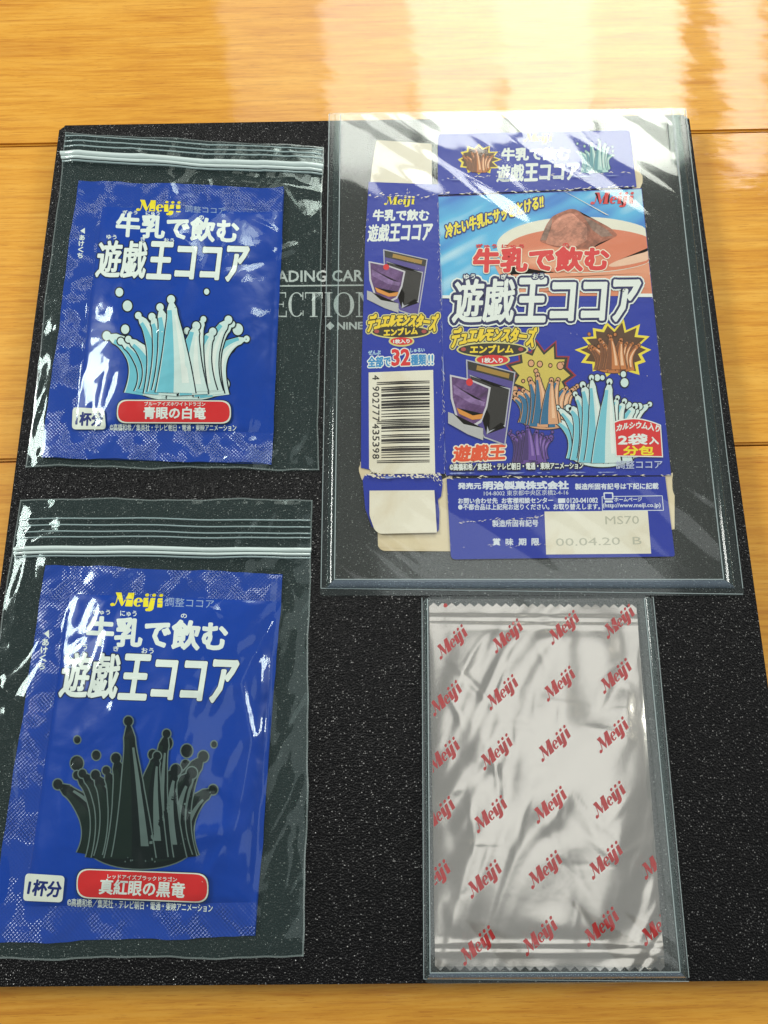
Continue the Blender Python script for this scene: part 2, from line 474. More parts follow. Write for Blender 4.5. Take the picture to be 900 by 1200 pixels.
# ================================================================== SETTING: the floor
sA, sB = at(30, 170, 0), at(855, 154, 0); fdir = (sB - sA)[:2]; fdir /= np.hypot(*fdir); fn = np.array((-fdir[1], fdir[0]))
PW = abs(np.dot(at(888, 521, 0)[:2] - sA[:2], fn))
fang = math.atan2(fdir[1], fdir[0])
bm = bmesh.new(); slab(bm, [(-1.6, -1.2), (1.6, -1.2), (1.6, 1.6), (-1.6, 1.6)], -0.03, -0.0102)
t = NT('dark_underfloor'); t.principled((0.03, 0.018, 0.01), 0.8)
floor = link('floor', bm, t.m); tag(floor, None, None, kind='structure')
floor['label'] = 'varnished orange wooden floorboards under the black binder'
pid = 0
for k in range(-7, 10):
    off = 0.5 * (k % 2) + 0.13
    for j in range(-2, 2):
        bm = bmesh.new(); L = 1.1; x0 = off - 0.6 + j * L; g = 0.0004
        pts = [(x0 + g, g), (x0 + L - g, g), (x0 + L - g, PW - g), (x0 + g, PW - g)]
        slab(bm, pts, -0.010, 0.0)
        bmesh.ops.bevel(bm, geom=[e for e in bm.edges if all(v.co.z > -0.001 for v in e.verts)], offset=0.0011, segments=2, affect='EDGES')
        me = bpy.data.meshes.new('plank'); bm.to_mesh(me); bm.free()
        me.materials.append(mat_wood(pid % 6) if pid < 6 else bpy.data.materials[[m.name for m in bpy.data.materials if m.name.startswith('varnished')][pid % 6]])
        o = bpy.data.objects.new('plank', me); col.objects.link(o); o.parent = floor
        p = sA[:2] + fn * (k * PW); o.location = (p[0], p[1], 0); o.rotation_euler = (0, 0, fang); pid += 1

# ================================================================== the black binder
bq = [at(70, 147, ZB), at(807, 134, ZB), at(948, 1149, ZB), at(-61, 1157, ZB)]
bc = sum(bq) / 4
binder = empty('binder', (bc[0], bc[1], 0))
tag(binder, 'black grained card binder lying flat on the wooden floor', 'binder')
bm = bmesh.new(); slab(bm, rounded([p[:2] for p in bq], 0.003, 5), 0.0, ZB)
bmesh.ops.bevel(bm, geom=[e for e in bm.edges if all(v.co.z > ZB - 1e-5 for v in e.verts)], offset=0.0012, segments=3, affect='EDGES')
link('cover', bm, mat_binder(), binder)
BW = S(205, 208, 205)
pb = Printer(binder, ZB, 'binder')
pb.put('lettering', 'silver', BW, lambda i: i.text('ADING CAR', (325, 330.5), (425, 329.5), (325, 317.5), .35))
pb.put('rule', 'silver', BW, lambda i: i.seg((323, 335.2), (426, 334.2), 1.6))
def serif(i):
    def T(x0, x1):
        return lambda u, v: (x0 + (x1 - x0) * u, 371.5 - 29.0 * v)
    def bar(t, u0, v0, u1, v1): i.poly([t(u0, v0), t(u1, v0), t(u1, v1), t(u0, v1)])
    def ring(t, a0, a1, n=30):
        for k in range(n):
            q = []
            for a, s in ((k, 1), (k + 1, 1), (k + 1, 0), (k, 0)):
                an = math.radians(a0 + (a1 - a0) * a / n)
                rx, ry = (0.5, 0.5) if s else (0.5 - 0.16 * abs(math.cos(an)) - .03, 0.46)
                q.append(t(.5 + rx * math.cos(an), .5 + ry * math.sin(an)))
            i.poly(q)
    e = T(321, 336); bar(e, .15, 0, .38, 1); bar(e, 0, 0, 1, .05); bar(e, 0, .95, .95, 1); bar(e, .38, .49, .75, .53); bar(e, .93, .05, 1, .25); bar(e, .88, .78, .95, .95); bar(e, .7, .4, .76, .62)
    c = T(338, 357); ring(c, 42, 318); bar(c, .86, .68, .92, 1); bar(c, .88, 0.05, .93, .26)
    k = T(357.5, 378); bar(k, .41, 0, .58, 1); bar(k, .27, 0, .72, .04); bar(k, 0, .95, 1, 1); bar(k, 0, .75, .05, .95); bar(k, .95, .75, 1, .95)
    n = T(380, 390); bar(n, .33, 0, .68, 1); bar(n, .05, 0, .95, .04); bar(n, .05, .96, .95, 1)
    o = T(391, 415); ring(o, 0, 360, 44)
    m = T(417, 440); bar(m, .14, 0, .2, 1); bar(m, .8, 0, .86, 1); bar(m, 0, 0, .34, .04); bar(m, 0, .96, .3, 1); bar(m, .66, .96, 1, 1)
    i.poly([m(.14, 1), m(.32, 1), m(.86, 0), m(.78, 0)])
pb.put('lettering', 'silver', BW, serif)
pb.put('lettering', 'silver', BW, lambda i: (i.poly([(382, 382), (387, 377), (392, 382), (387, 387)]), i.text('NINE', (395.5, 386), (425, 385.5), (395.5, 378), .4)))

# ================================================================== the sachets
class Quad:
    """bilinear patch over four world corners BL, BR, TR, TL"""
    def __init__(s, px, z): s.c = [np.array(at(p[0], p[1], z)[:2]) for p in px]
    def xy(s, u, v):
        a, b, c, d = s.c; u = np.asarray(u)[..., None]; v = np.asarray(v)[..., None]
        return a * (1 - u) * (1 - v) + b * u * (1 - v) + c * u * v + d * (1 - u) * v
    def uv(s, X, Y):
        a, b, c, d = s.c; u = np.full(np.shape(X), .5); v = u.copy()
        for _ in range(6):
            P = s.xy(u, v); du = (b - a) * (1 - v)[..., None] + (c - d) * v[..., None]; dv = (d - a) * (1 - u)[..., None] + (c - b) * u[..., None]
            rx, ry = X - P[..., 0], Y - P[..., 1]; det = du[..., 0] * dv[..., 1] - du[..., 1] * dv[..., 0]
            u = u + (rx * dv[..., 1] - ry * dv[..., 0]) / det; v = v + (du[..., 0] * ry - du[..., 1] * rx) / det
        return u, v
def sm(a, b, x): t = np.clip((x - a) / (b - a), 0.0, 1.0); return t * t * (3 - 2 * t)
def folds(seed, q, n, amp, wid, lng):
    r = random.Random(seed); F = []
    for _ in range(n):
        c = q.xy(r.random(), r.random()); a = r.uniform(0, math.pi)
        F.append((c, math.cos(a), math.sin(a), r.uniform(.4, 1) * amp * r.choice((1, 1, -.6)), r.uniform(.6, 1.4) * wid, r.uniform(.5, 1.3) * lng, r.uniform(-12, 12)))
    def f(X, Y):
        z = np.zeros(np.shape(X))
        for c, ca, sa, am, wd, ln, cv in F:
            s_ = (X - c[0]) * ca + (Y - c[1]) * sa; t_ = -(X - c[0]) * sa + (Y - c[1]) * ca
            z += am * np.exp(-((t_ - cv * s_ * s_) / wd) ** 2 - (s_ / ln) ** 2)
        return z
    return f
def wavy(seed, e):
    """uneven outline: only the outer rim of the patch wanders"""
    def f(U, V):
        wu = np.sin(U * 13 + seed) * .6 + np.sin(U * 29 + 2 * seed) * .3 + np.sin(U * 71 + seed) * .14
        wv = np.sin(V * 11 + seed) * .6 + np.sin(V * 27 + 3 * seed) * .3 + np.sin(V * 67 + seed) * .14
        return U + e * wv * (sm(.06, 0, U) - sm(.94, 1, U)), V + e * .8 * wu * (sm(.06, 0, V) - sm(.94, 1, V))
    return f
def grid_mesh(quad, surf, nu, nv, u0=0, u1=1, v0=0, v1=1, edge=None):
    bm = bmesh.new()
    U, V = np.meshgrid(np.linspace(u0, u1, nu + 1), np.linspace(v0, v1, nv + 1))
    if edge: U, V = edge(U, V)
    P = quad.xy(U, V); Z = surf(P[..., 0], P[..., 1])
    vs = [[bm.verts.new((P[j, i, 0], P[j, i, 1], Z[j, i])) for i in range(nu + 1)] for j in range(nv + 1)]
    for j in range(nv):
        for i in range(nu): bm.faces.new((vs[j][i], vs[j][i + 1], vs[j + 1][i + 1], vs[j + 1][i]))
    return bm

BLUE = S(0, 56, 158); WHITE = S(226, 234, 226)
def sachet(corners, seed, label, left, top, bot, T):
    z0 = ZB + 0.0006
    q = Quad(corners, ZB + 0.001)
    c = sum(q.c) / 4
    fo = folds(seed, q, 30, 0.0008, 0.0026, 0.014)
    def surf(X, Y):
        u, v = q.uv(X, Y)
        a = np.clip((u - left) / (1 - left - .02), 0, 1); b = np.clip((v - bot) / (1 - bot - top), 0, 1)
        p = (np.sin(np.pi * a) * np.sin(np.pi * b))
        p = np.clip(p, 0, 1) ** 0.55
        puck = 0
        for k_, (f_, a_) in enumerate(((31, 1.0), (53, .6), (19, .8))):
            puck = puck + a_ * (np.sin(f_ * u + seed + k_ + 3 * np.sin(5 * v)) * (np.exp(-b / .10) * sm(0, .03, b) + np.exp(-(1 - b) / .10) * sm(0, .03, 1 - b)) * sm(0, .1, a) * sm(0, .1, 1 - a)
                                + .8 * np.sin(f_ * .8 * v + 2 * seed + k_) * (np.exp(-a / .10) * sm(0, .04, a) + np.exp(-(1 - a) / .07) * sm(0, .03, 1 - a)))
        return z0 + 0.0009 + T * p + 0.00028 * puck + fo(X, Y) * sm(0, .12, a) * sm(0, .12, 1 - a) * (0.35 + .65 * sm(0, .1, b) * sm(0, .1, 1 - b)) \
            + 0.0007 * np.sin(u * 11 + seed) * np.sin(v * 9 + 2 * seed) * (1 - p * .5) + 0.00035 * np.sin(u * 23 + 2 * seed + 4 * v)
    th = empty('cocoa_sachet', (c[0], c[1], ZB))
    tag(th, label, 'sachet', 'blue cocoa sachets')
    we = wavy(seed, .005)
    film = ink('blue', BLUE, 'film'); seal = ink('blue', BLUE, 'seal')
    link('front_film', grid_mesh(q, surf, 70, 90, left, 1, bot, 1 - top, edge=we), film, th, True)
    link('seal', grid_mesh(q, surf, 80, 12, 0, 1, 1 - top, 1, edge=we), seal, th, True)
    link('seal', grid_mesh(q, surf, 80, 12, 0, 1, 0, bot, edge=we), seal, th, True)
    link('seal', grid_mesh(q, surf, 10, 90, 0, left, bot, 1 - top, edge=we), seal, th, True)
    link('back_film', grid_mesh(q, lambda X, Y: np.full(np.shape(X), z0), 2, 2), film, th)
    return th, surf, q

COPY = '©高橋和希／集英社・テレビ朝日・電通・東映アニメーション'
DK = S(14, 24, 70); RED = S(214, 38, 40); YEL = S(240, 222, 40)
def title(p, LB, RB, LT, b, level, outlines=()):
    LB, RB, LT = (np.array(q, float) for q in (LB, RB, LT)); d = RB - LB
    for st, f0, f1, k in (('遊戯', 0, .325, .68), ('王ココア', .345, 1, 1.05)):
        p.text('white', WHITE, st, LB + d * f0, LB + d * f1, LT + d * f0, b * k, level=level, outlines=outlines)
def common_print(p, d):
    p.put('wordmark', 'yellow', YEL, lambda i: wordmark(i, *d['mark']))
    p.text('pale', S(150, 170, 205), '調整ココア', *d['thin'], 0.0)
    for s, a in d['ruby']: p.text('white', WHITE, s, *a, 0.15)
    p.text('white', WHITE, '牛乳で飲む', *d['l1'], d['b1'])
    title(p, *d['l2'], d['b2'], 1, (('navy', DK, d['b2'] + 1.0),))
    p.put('tear_mark', 'white', WHITE, lambda i: (i.poly(d['tri']), i.vertical('あけくち', *d['open'], .25)), label='small white opening mark with arrow')

# upper sachet
sa1, sf1, q1 = sachet([(49, 536), (318, 544), (333, 221), (92, 212)], 3, 'blue cocoa sachet with pale milk splash print, in the upper zip bag', 0.13, 0.10, 0.10, 0.0062)
p1 = Printer(sa1, sf1, 'film', 4)
common_print(p1, dict(
    mark=((159, 251), (211, 253), (161, 234)), thin=((217, 248.5), (264, 251), (217, 241)),
    ruby=[('ぎゅう', ((144, 251), (161, 251.5), (144, 246.5))), ('にゅう', ((171, 252), (187, 252.5), (171, 247.5))), ('の', ((233, 257), (239, 257.3), (233, 252.5))),
          ('ゆう', ((125, 280), (136.5, 280.5), (125, 275))), ('ぎ', ((165, 283), (171, 283), (165, 277.5))), ('おう', ((192, 284), (204, 284.5), (192, 279)))],
    l1=((136, 276), (278, 284.5), (138, 250)), b1=1.15, l2=((112, 324), (287, 329.5), (117, 282)), b2=1.35,
    tri=[(94, 270.5), (99.5, 267), (99.5, 274)], open=(96.5, 275, 93.5, 303, 6.0)))
ICE = S(206, 226, 220); CYAN = S(112, 190, 205); INKK = S(4, 8, 26)
def crown_print(p, cx, cy, W, H, n, seed, tones, level, wd, edge=1.4, label=None, clip=None):
    """a crown of splashing liquid: curved tapering jets rising from one pool, with loose drops"""
    r = random.Random(seed); J = []
    for k in range(n):
        f = (k + .5) / n; side = 1 if k % 2 else -1; sp = (1 - f * .9) * side            # outer jets first
        a = sp * 1.25 + r.uniform(-.12, .12); L = r.uniform(.72, 1.0)
        b0 = np.array((cx + sp * W * .52, cy + r.uniform(-3, 3)))
        b2 = np.array((cx + sp * W * (1.0 + r.uniform(-.08, .08)), cy - H * L * (.50 + .5 * (1 - abs(sp)) + .12 * abs(sp) * L)))
        b1 = np.array((cx + sp * W * .42, cy - H * r.uniform(.30, .5)))
        J.append((b0, b1, b2, wd * r.uniform(.8, 1.2)))
    D = [(cx + r.uniform(-.95, .95) * W, cy - H * r.uniform(.45, 1.02), r.uniform(1.6, 4.2) * wd / 28) for _ in range(9)]
    st = 1.3e-5 if p.grid else 5e-6; top = None
    def jet(i, j, dz, grow, lo, hi, t0=0.0, t1=1.0, m=22):
        b0, b1, b2, w_ = j; A, B = [], []
        for k in range(m + 1):
            t_ = t0 + (t1 - t0) * k / m
            q_ = (1 - t_) ** 2 * b0 + 2 * t_ * (1 - t_) * b1 + t_ * t_ * b2
            d = 2 * (1 - t_) * (b1 - b0) + 2 * t_ * (b2 - b1); d = d / max(1e-6, np.hypot(*d)); nn = np.array((-d[1], d[0]))
            ww = w_ * (1 - t_) ** .75 * (1 + .5 * math.exp(-((t_ - .93) / .05) ** 2)) + (.5 if t_ > .6 else 0)
            A.append(q_ + nn * (hi * ww / 2 + grow)); B.append(q_ + nn * (lo * ww / 2 - grow))
        pts = A + B[::-1]; c_ = len(pts)
        i.add(pts, [(k, k + 1, c_ - 2 - k, c_ - 1 - k) for k in range(m)], dz)
    for q, (key, c) in enumerate(tones):
        def draw(i, q=q):
            g = edge if q == 0 else 0
            if q < 2:
                e_ = ellipse(cx, cy - H * .1, W * .68 + g, H * .17 + g, 44); i.add([(cx, cy - H * .1)] + e_, [(0, 1 + k, 1 + (k + 1) % 44) for k in range(44)], (-8 + 4 * q) * st)
                for (x, y, rr) in D:
                    e_ = ellipse(x, y, rr + g, rr * 1.15 + g, 16); i.add([(x, y)] + e_, [(0, 1 + k, 1 + (k + 1) % 16) for k in range(16)], (-8 + 4 * q) * st)
            for k, j in enumerate(J):
                dz = (4 * k + q) * st
                if q == 0: jet(i, j, dz, g, -1, 1)
                if q == 1: jet(i, j, dz, 0, -1, 1)
                if q < 2:
                    rr = j[3] * .10; e_ = ellipse(j[2][0], j[2][1], rr + g, rr * 1.1 + g, 16); i.add([tuple(j[2])] + e_, [(0, 1 + m_, 1 + (m_ + 1) % 16) for m_ in range(16)], dz)
                if q == 2: jet(i, j, dz, 0, -.95, -.1, .0, .9)
                if q == 3: jet(i, j, dz, 0, .35, .75, .12, .85)
        o = p.put('splash_print' if q == 0 else 'tone', key, c, draw, parent=top, level=level, clip=clip)
        if q == 0:
            top = o
            if label: o['label'] = label
def burst_print(p, cx, cy, rx, ry, seed, tones, level, spikes=11, label=None):
    """a plain starburst, ring within ring"""
    r = random.Random(seed); top = None
    rad = [(1 if k % 2 == 0 else .72) * r.uniform(.9, 1.08) for k in range(spikes * 2)]
    for q, (key, c, f) in enumerate(tones):
        def draw(i, f=f):
            ring = [(cx + rx * f * rd * math.cos(math.pi * k / spikes), cy + ry * f * rd * math.sin(math.pi * k / spikes)) for k, rd in enumerate(rad)]
            m = len(ring); i.add([(cx, cy)] + ring, [(0, 1 + k, 1 + (k + 1) % m) for k in range(m)])
        o = p.put('burst_print' if q == 0 else 'tone', key, c, draw, parent=top, level=level + q)
        if q == 0:
            top = o
            if label: o['label'] = label
crown_print(p1, 212, 462, 84, 118, 13, 5, [('ink_black', INKK), ('ice', ICE), ('cyan', CYAN), ('white', WHITE)], 4, 42, 1.5, label='pale blue and white milk splash')
def badge(p, quad, txt, box):
    o = p.put('serving_badge', 'cream', S(222, 226, 212), lambda i: i.poly(rounded(quad, 5)), level=22)
    p.text('navy_ink', S(22, 34, 110), txt, *box, .7, level=23, parent=o)
badge(p1, [(86, 478), (123, 480), (125, 504), (85, 504)], '1杯分', ((89.5, 499), (120.5, 500), (90.5, 484)))
def pill(p, quad, r, small, sbox, big, bbox):
    c = np.mean(quad, 0)
    grow = lambda k: rounded([(c[0] + (x - c[0]) * (1 + k / abs(x - c[0])), c[1] + (y - c[1]) * (1 + k / abs(y - c[1]))) for x, y in quad], r)
    o = p.put('name_plate', 'dark_edge', S(30, 34, 50), lambda i: i.poly(grow(1.6)), level=22)
    p.put('border', 'cream', S(225, 215, 195), lambda i: i.poly(grow(.8)), parent=o, level=23)
    p.put('plate', 'red', RED, lambda i: i.poly(grow(-.6)), parent=o, level=24)
    p.text('white', WHITE, small, *sbox, .1, level=25, parent=o)
    p.text('white', WHITE, big, *bbox, .5, level=25, parent=o)
pill(p1, [(139, 470), (270, 471), (270.5, 496.5), (138, 496)], 11.5, 'ブルーアイズホワイトドラゴン', ((170, 476.3), (241, 476.8), (170, 471.8)), '青眼の白竜', ((169, 491.5), (241, 492), (169.5, 477.8)))
p1.text('white', WHITE, COPY, (129, 505), (277, 505.5), (129, 497), .12, level=6)

# lower sachet
sa2, sf2, q2 = sachet([(-14, 1105), (299, 1097), (331, 673), (54, 662)], 8, 'blue cocoa sachet with dark splash print, in the lower zip bag', 0.12, 0.085, 0.085, 0.0072)
p2 = Printer(sa2, sf2, 'film', 5)
common_print(p2, dict(
    mark=((128, 715), (189, 717), (132, 694)), thin=((193, 710.5), (250, 713), (194, 700)),
    ruby=[('ぎゅう', ((109, 720), (129, 720.5), (109, 714))), ('にゅう', ((141, 722), (160, 722.5), (141, 715.5))), ('の', ((212, 724), (219, 724.5), (212, 719))),
          ('ゆう', ((89, 761), (102, 761.5), (89, 754.5))), ('ぎ', ((133, 763), (140, 763), (133, 757))), ('おう', ((166, 765.5), (180, 766), (166, 759)))],
    l1=((101, 755), (264, 762.5), (104, 722.5)), b1=1.4, l2=((69, 816), (272, 823), (77, 765)), b2=1.6,
    tri=[(51.5, 742.5), (57.5, 738), (57.5, 747.5)], open=(54, 748, 48, 785, 7.5)))
GRY = S(92, 108, 104); BLK = S(3, 5, 5); DGR = S(14, 26, 18)
crown_print(p2, 164, 1006, 94, 172, 13, 9, [('soft_edge', GRY), ('black', BLK), ('dark_green', DGR), ('grey_tone', GRY)], 4, 54, 1.5, label='black and grey splash')
badge(p2, [(31, 1023), (77, 1026), (74, 1057), (28, 1055)], '1杯分', ((33, 1048), (71, 1051), (36, 1030)))
pill(p2, [(92, 1018), (244, 1024), (244, 1057), (91, 1051)], 14.5, 'レッドアイズブラックドラゴン', ((127, 1029), (208, 1033), (127, 1023.5)), '真紅眼の黒竜', ((117, 1047), (216, 1051.5), (119, 1029.5)))
p2.text('white', WHITE, COPY, (79, 1062), (249, 1069), (79.5, 1052.5), .12, level=6)

# ================================================================== the zip bags
def zip_bag(outline_px, zip_l, zip_r, ribs, sq, ssurf, seed, label, creases=()):
    """outline: BL, BR, TR, TL of the bag; the zipper runs from zip_l to zip_r"""
    q = Quad(outline_px, ZB + 0.0012)
    c = sum(q.c) / 4
    th = empty('zip_bag', (c[0], c[1], ZB)); tag(th, label, 'zip bag', 'clear zip bags')
    fo = folds(seed, q, 34, 0.0009, 0.0024, 0.016)
    fo2 = folds(seed + 50, q, 14, 0.0011, 0.005, 0.03)
    def own(X, Y):
        z = 0
        for (ax, ay, bx, by, am, wd) in creases:
            A, B = at(ax, ay, ZB + .004)[:2], at(bx, by, ZB + .004)[:2]; C = (A + B) / 2; d = B - A; L = np.hypot(*d); d = d / L
            s_ = (X - C[0]) * d[0] + (Y - C[1]) * d[1]; t_ = -(X - C[0]) * d[1] + (Y - C[1]) * d[0]
            z = z + am * np.exp(-(t_ / wd) ** 2) * np.exp(-(s_ / (L * .5)) ** 4)
        return z
    def front(X, Y):
        u, v = sq.uv(X, Y); uc, vc = np.clip(u, 0, 1), np.clip(v, 0, 1)
        P = sq.xy(uc, vc); hs = ssurf(P[..., 0], P[..., 1])
        dist = np.hypot(X - P[..., 0], Y - P[..., 1])
        U, V = q.uv(X, Y)
        e = sm(0, .05, U) * sm(0, .05, 1 - U) * sm(0, .04, V) * sm(0, .02, 1 - V)
        inside = np.exp(-dist / 0.010)
        wr = fo(X, Y) + fo2(X, Y)
        return np.maximum(ZB + 0.0009 + (hs - ZB - 0.0004) * inside + e * (0.0009 + 0.55 * np.maximum(wr, -.0006) * (1 - .45 * inside)) + own(X, Y), ZB + 0.0007)
    we = wavy(seed * 3, .0045)
    link('front_film', grid_mesh(q, front, 150, 180, edge=we), M_FILM, th, True)
    link('back_film', grid_mesh(q, lambda X, Y: np.full(np.shape(X), ZB + 0.00025), 60, 60, edge=we), M_FILM, th)
    def ridge(name, a, b, wd, h, mat, n=90):
        """a rounded raised band along the pixels a-b"""
        bm = bmesh.new(); rows = []
        tpx = np.linspace(0, 1, n); PX = a[0] + (b[0] - a[0]) * tpx; PY = a[1] + (b[1] - a[1]) * tpx + 0.9 * np.sin(tpx * 7 + seed) + .4 * np.sin(tpx * 19 + seed)
        for k in range(7):
            an = math.pi * k / 6
            pts = lay(PX, PY + math.cos(an) * wd / 2, ZB + 0.0012)
            zz = np.minimum(front(pts[:, 0], pts[:, 1]), ZB + .004) + 0.0002 + h * math.sin(an)
            rows.append([bm.verts.new((p[0], p[1], z)) for p, z in zip(pts, zz)])
        for r0, r1 in zip(rows[:-1], rows[1:]):
            for i in range(n - 1): bm.faces.new((r0[i], r0[i + 1], r1[i + 1], r1[i]))
        return link(name, bm, mat, th, True)
    z = ridge('zipper', (zip_l[0], zip_l[1] - 2.2), (zip_r[0], zip_r[1] - 2.2), 5.4, 0.0012, M_ZIP)
    ridge('zipper', (zip_l[0] + 1, zip_l[1] + 2.9), (zip_r[0] - 1, zip_r[1] + 2.9), 3.6, 0.0008, M_ZIP)
    dy = 5.2
    ridge('zipper_lip', (zip_l[0] + 2, zip_l[1] + dy + 2), (zip_r[0] - 1, zip_r[1] + dy + 2), 2.2, 0.0005, M_RIB)
    for a, b in ribs: ridge('rib', a, b, 1.7, 0.00035, M_RIB)
    # welded side seams and the open top edge
    for (u0, u1, v0, v1) in ((0, .0045, 0, 1), (.9955, 1, 0, 1), (0, 1, 0, .0035), (0, 1, .9965, 1)):
        link('seam', grid_mesh(q, lambda X, Y: front(X, Y) + 0.00012, 2 if u1 - u0 < .1 else 80, 80 if v1 - v0 > .1 else 2, u0, u1, v0, v1, edge=we), M_SEAM, th, True)
    return th
zip_bag([(31, 547), (373, 551), (379, 172), (77, 155)], (71, 183), (379, 198.5),
        [((77, 160), (378, 177)), ((76, 166.5), (378, 182)), ((75, 172.5), (378, 187))], q1, sf1, 4,
        'upper clear zip bag holding the sachet with the pale splash',
        [(178, 250, 232, 300, .0009, .0030), (290, 255, 322, 272, .0010, .0016), (84, 222, 118, 240, .0008, .0014), (195, 205, 205, 235, .001, .002), (240, 205, 246, 222, .001, .002),
         (255, 208, 372, 222, .0012, .0035), (255, 545, 300, 515, .0011, .0035), (335, 545, 372, 560, .001, .003), (100, 535, 180, 512, .0009, .0022), (318, 300, 350, 285, .001, .003)])
zip_bag([(-66, 1124), (357, 1122), (365, 585), (25, 584)], (17, 645.5), (365, 646.5),
        [((25, 608.5), (364, 609.5)), ((24.5, 616), (364, 617.5)), ((24, 623.5), (364, 625)), ((23, 630.5), (364, 630))], q2, sf2, 15,
        'lower clear zip bag holding the sachet with the dark splash',
        [(322, 720, 284, 800, .0010, .0016), (284, 800, 296, 870, .0010, .0016), (296, 870, 272, 1000, .0012, .0022), (230, 705, 262, 722, .001, .002), (255, 660, 330, 650, .0013, .003),
         (330, 660, 345, 700, .001, .002), (355, 900, 310, 990, .0012, .0026), (8, 830, 14, 960, .0014, .003), (340, 1000, 325, 1100, .001, .003)])

# ================================================================== the large card case
def strip_px(bm, a, b, w, z0, z1):
    a, b = np.array(a, float), np.array(b, float); d = (b - a) / np.linalg.norm(b - a); n = np.array((-d[1], d[0])) * w / 2
    slab(bm, pxw([a + n, b + n, b - n, a - n], z0), z0, z1)
def card_case(name_label, outer, inner, r_out, r_in, zlo, zhi, group):
    """outer, inner: pixel corners TL, TR, BR, BL of the flange and of the pocket"""
    c = sum(at(p[0], p[1], ZB) for p in outer) / 4
    th = empty('card_case', (c[0], c[1], ZB)); tag(th, name_label, 'card case', group)
    bm = bmesh.new(); slab(bm, pxw(rounded(outer, r_out), zlo), zlo, zlo + 0.0005); link('back_sheet', bm, M_FLANGE, th)
    bm = bmesh.new(); slab(bm, pxw(rounded(inner, r_in), zhi), zhi - 0.0004, zhi); link('front_sheet', bm, M_SHEET, th)
    for a, b, nm in ((0, 3, 'side_wall'), (1, 2, 'side_wall'), (3, 2, 'bottom_wall')):
        pa, pb = inner[a], inner[b]
        oa, ob = outer[a], outer[b]
        # sloping wall from the pocket edge down to the flange, and the bright weld line along its foot
        k = .55
        fa = (pa[0] + (oa[0] - pa[0]) * k, pa[1] + (oa[1] - pa[1]) * k); fb = (pb[0] + (ob[0] - pb[0]) * k, pb[1] + (ob[1] - pb[1]) * k)
        bm = bmesh.new()
        A, B, Cc, D = at(*pa, zhi - .0002), at(*pb, zhi - .0002), at(*fb, zlo + .0007), at(*fa, zlo + .0007)
        n = 12; rows = []
        for j in range(n + 1):
            t_ = j / n; rr = []
            for m in range(31):
                s_ = m / 30; top = A + (B - A) * s_; bo = D + (Cc - D) * s_
                zc = bo[2] + (top[2] - bo[2]) * (math.cos(t_ * math.pi / 2))
                xy = top[:2] + (bo[:2] - top[:2]) * math.sin(t_ * math.pi / 2)
                rr.append(bm.verts.new((xy[0], xy[1], zc)))
            rows.append(rr)
        for r0, r1 in zip(rows[:-1], rows[1:]):
            for m in range(30): bm.faces.new((r0[m], r0[m + 1], r1[m + 1], r1[m]))
        link(nm, bm, M_FOOT if nm == 'bottom_wall' else M_RAIL, th, True)
        bm = bmesh.new(); strip_px(bm, pa, pb, 1.1, zhi + .0001, zhi + .0003); link('weld_line', bm, M_WELD, th)
        bm = bmesh.new(); strip_px(bm, (fa[0] + (oa[0] - fa[0]) * .85, fa[1]), (fb[0] + (ob[0] - fb[0]) * .85, fb[1] + (ob[1] - fb[1]) * .8 if nm == 'bottom_wall' else fb[1]), .8, zlo + .0006, zlo + .0008); link('weld_line', bm, M_WELD, th)
    return th
card_case('large clear rigid card case holding the flattened carton', [(385, 133), (804, 127), (872, 698), (375, 698)], [(399, 134), (787, 128), (848, 679), (392, 679)],
          [2, 2, 4, 3], [0, 0, 6, 14], ZB + 0.0002, ZB + 0.0040, 'clear card cases')
card_case('small clear rigid card case holding the silver foil sachet', [(494, 699), (766, 698), (808, 1151), (496, 1153)], [(501, 702), (755, 701), (797, 1139), (504, 1140)],
          [14, 14, 13, 13], [5, 5, 6, 6], ZB + 0.0002, ZB + 0.0052, 'clear card cases')

# ================================================================== the flattened carton
CARD = S(232, 226, 205); KRAFT = S(222, 208, 172); CBLUE = S(2, 42, 158)
Z1, Z2, Z3 = ZB + 0.0012, ZB + 0.0019, ZB + 0.0026
cc = at(600, 420, ZB)
carton = empty('flattened_carton', (cc[0], cc[1], Z1 - .0005)); tag(carton, 'worn blue cocoa carton opened flat inside the large clear case', 'carton')
def panel(name, pts, z, key, c, r=0, th=0.00045, label=None):
    bm = bmesh.new(); slab(bm, pxw(rounded(pts, r) if r else pts, z), z - th, z)
    o = link(name, bm, ink(key, c, 'card'), carton)
    if label: o['label'] = label
    return o
jr = random.Random(12)
def ragged(a, b, n, amp):
    a, b = np.array(a, float), np.array(b, float)
    return [tuple(a + (b - a) * k / n + np.array((jr.uniform(-amp, amp), jr.uniform(-amp, amp) * .4))) for k in range(n)]
panel('inner_flap', [(442, 600), (530, 556), (530, 646), (447, 645.5), (443, 640)], Z1 - .0001, 'kraft', KRAFT, [0, 0, 0, 5, 2], label='beige unprinted flap under the blue one')
panel('torn_edge', ragged((422, 541), (421, 556), 4, 1) + [(424, 562), (432, 566), (436, 545)], Z1 + .0002, 'kraft', KRAFT)
panel('torn_edge', [(738, 176), (743, 178), (745, 190), (748, 200), (753, 206), (753, 214), (750, 221), (753, 228), (742, 228)], Z1 + .0002, 'kraft', KRAFT)
panel('torn_edge', [(776, 556)] + ragged((788, 554), (790, 585), 8, 1.2) + [(790.5, 620), (780, 622)], Z1 + .0002, 'kraft', KRAFT)
panel('tuck_flap', [(425, 562), (428, 556), (516, 553), (519, 566), (517, 582), (513, 585), (515, 600), (514.5, 621), (511, 624.5), (436, 618), (428, 596)], Z2 - .0003, 'blue', CBLUE, [0, 2, 2, 3, 2, 1, 0, 2, 2, 2, 2], label='blue end flap')
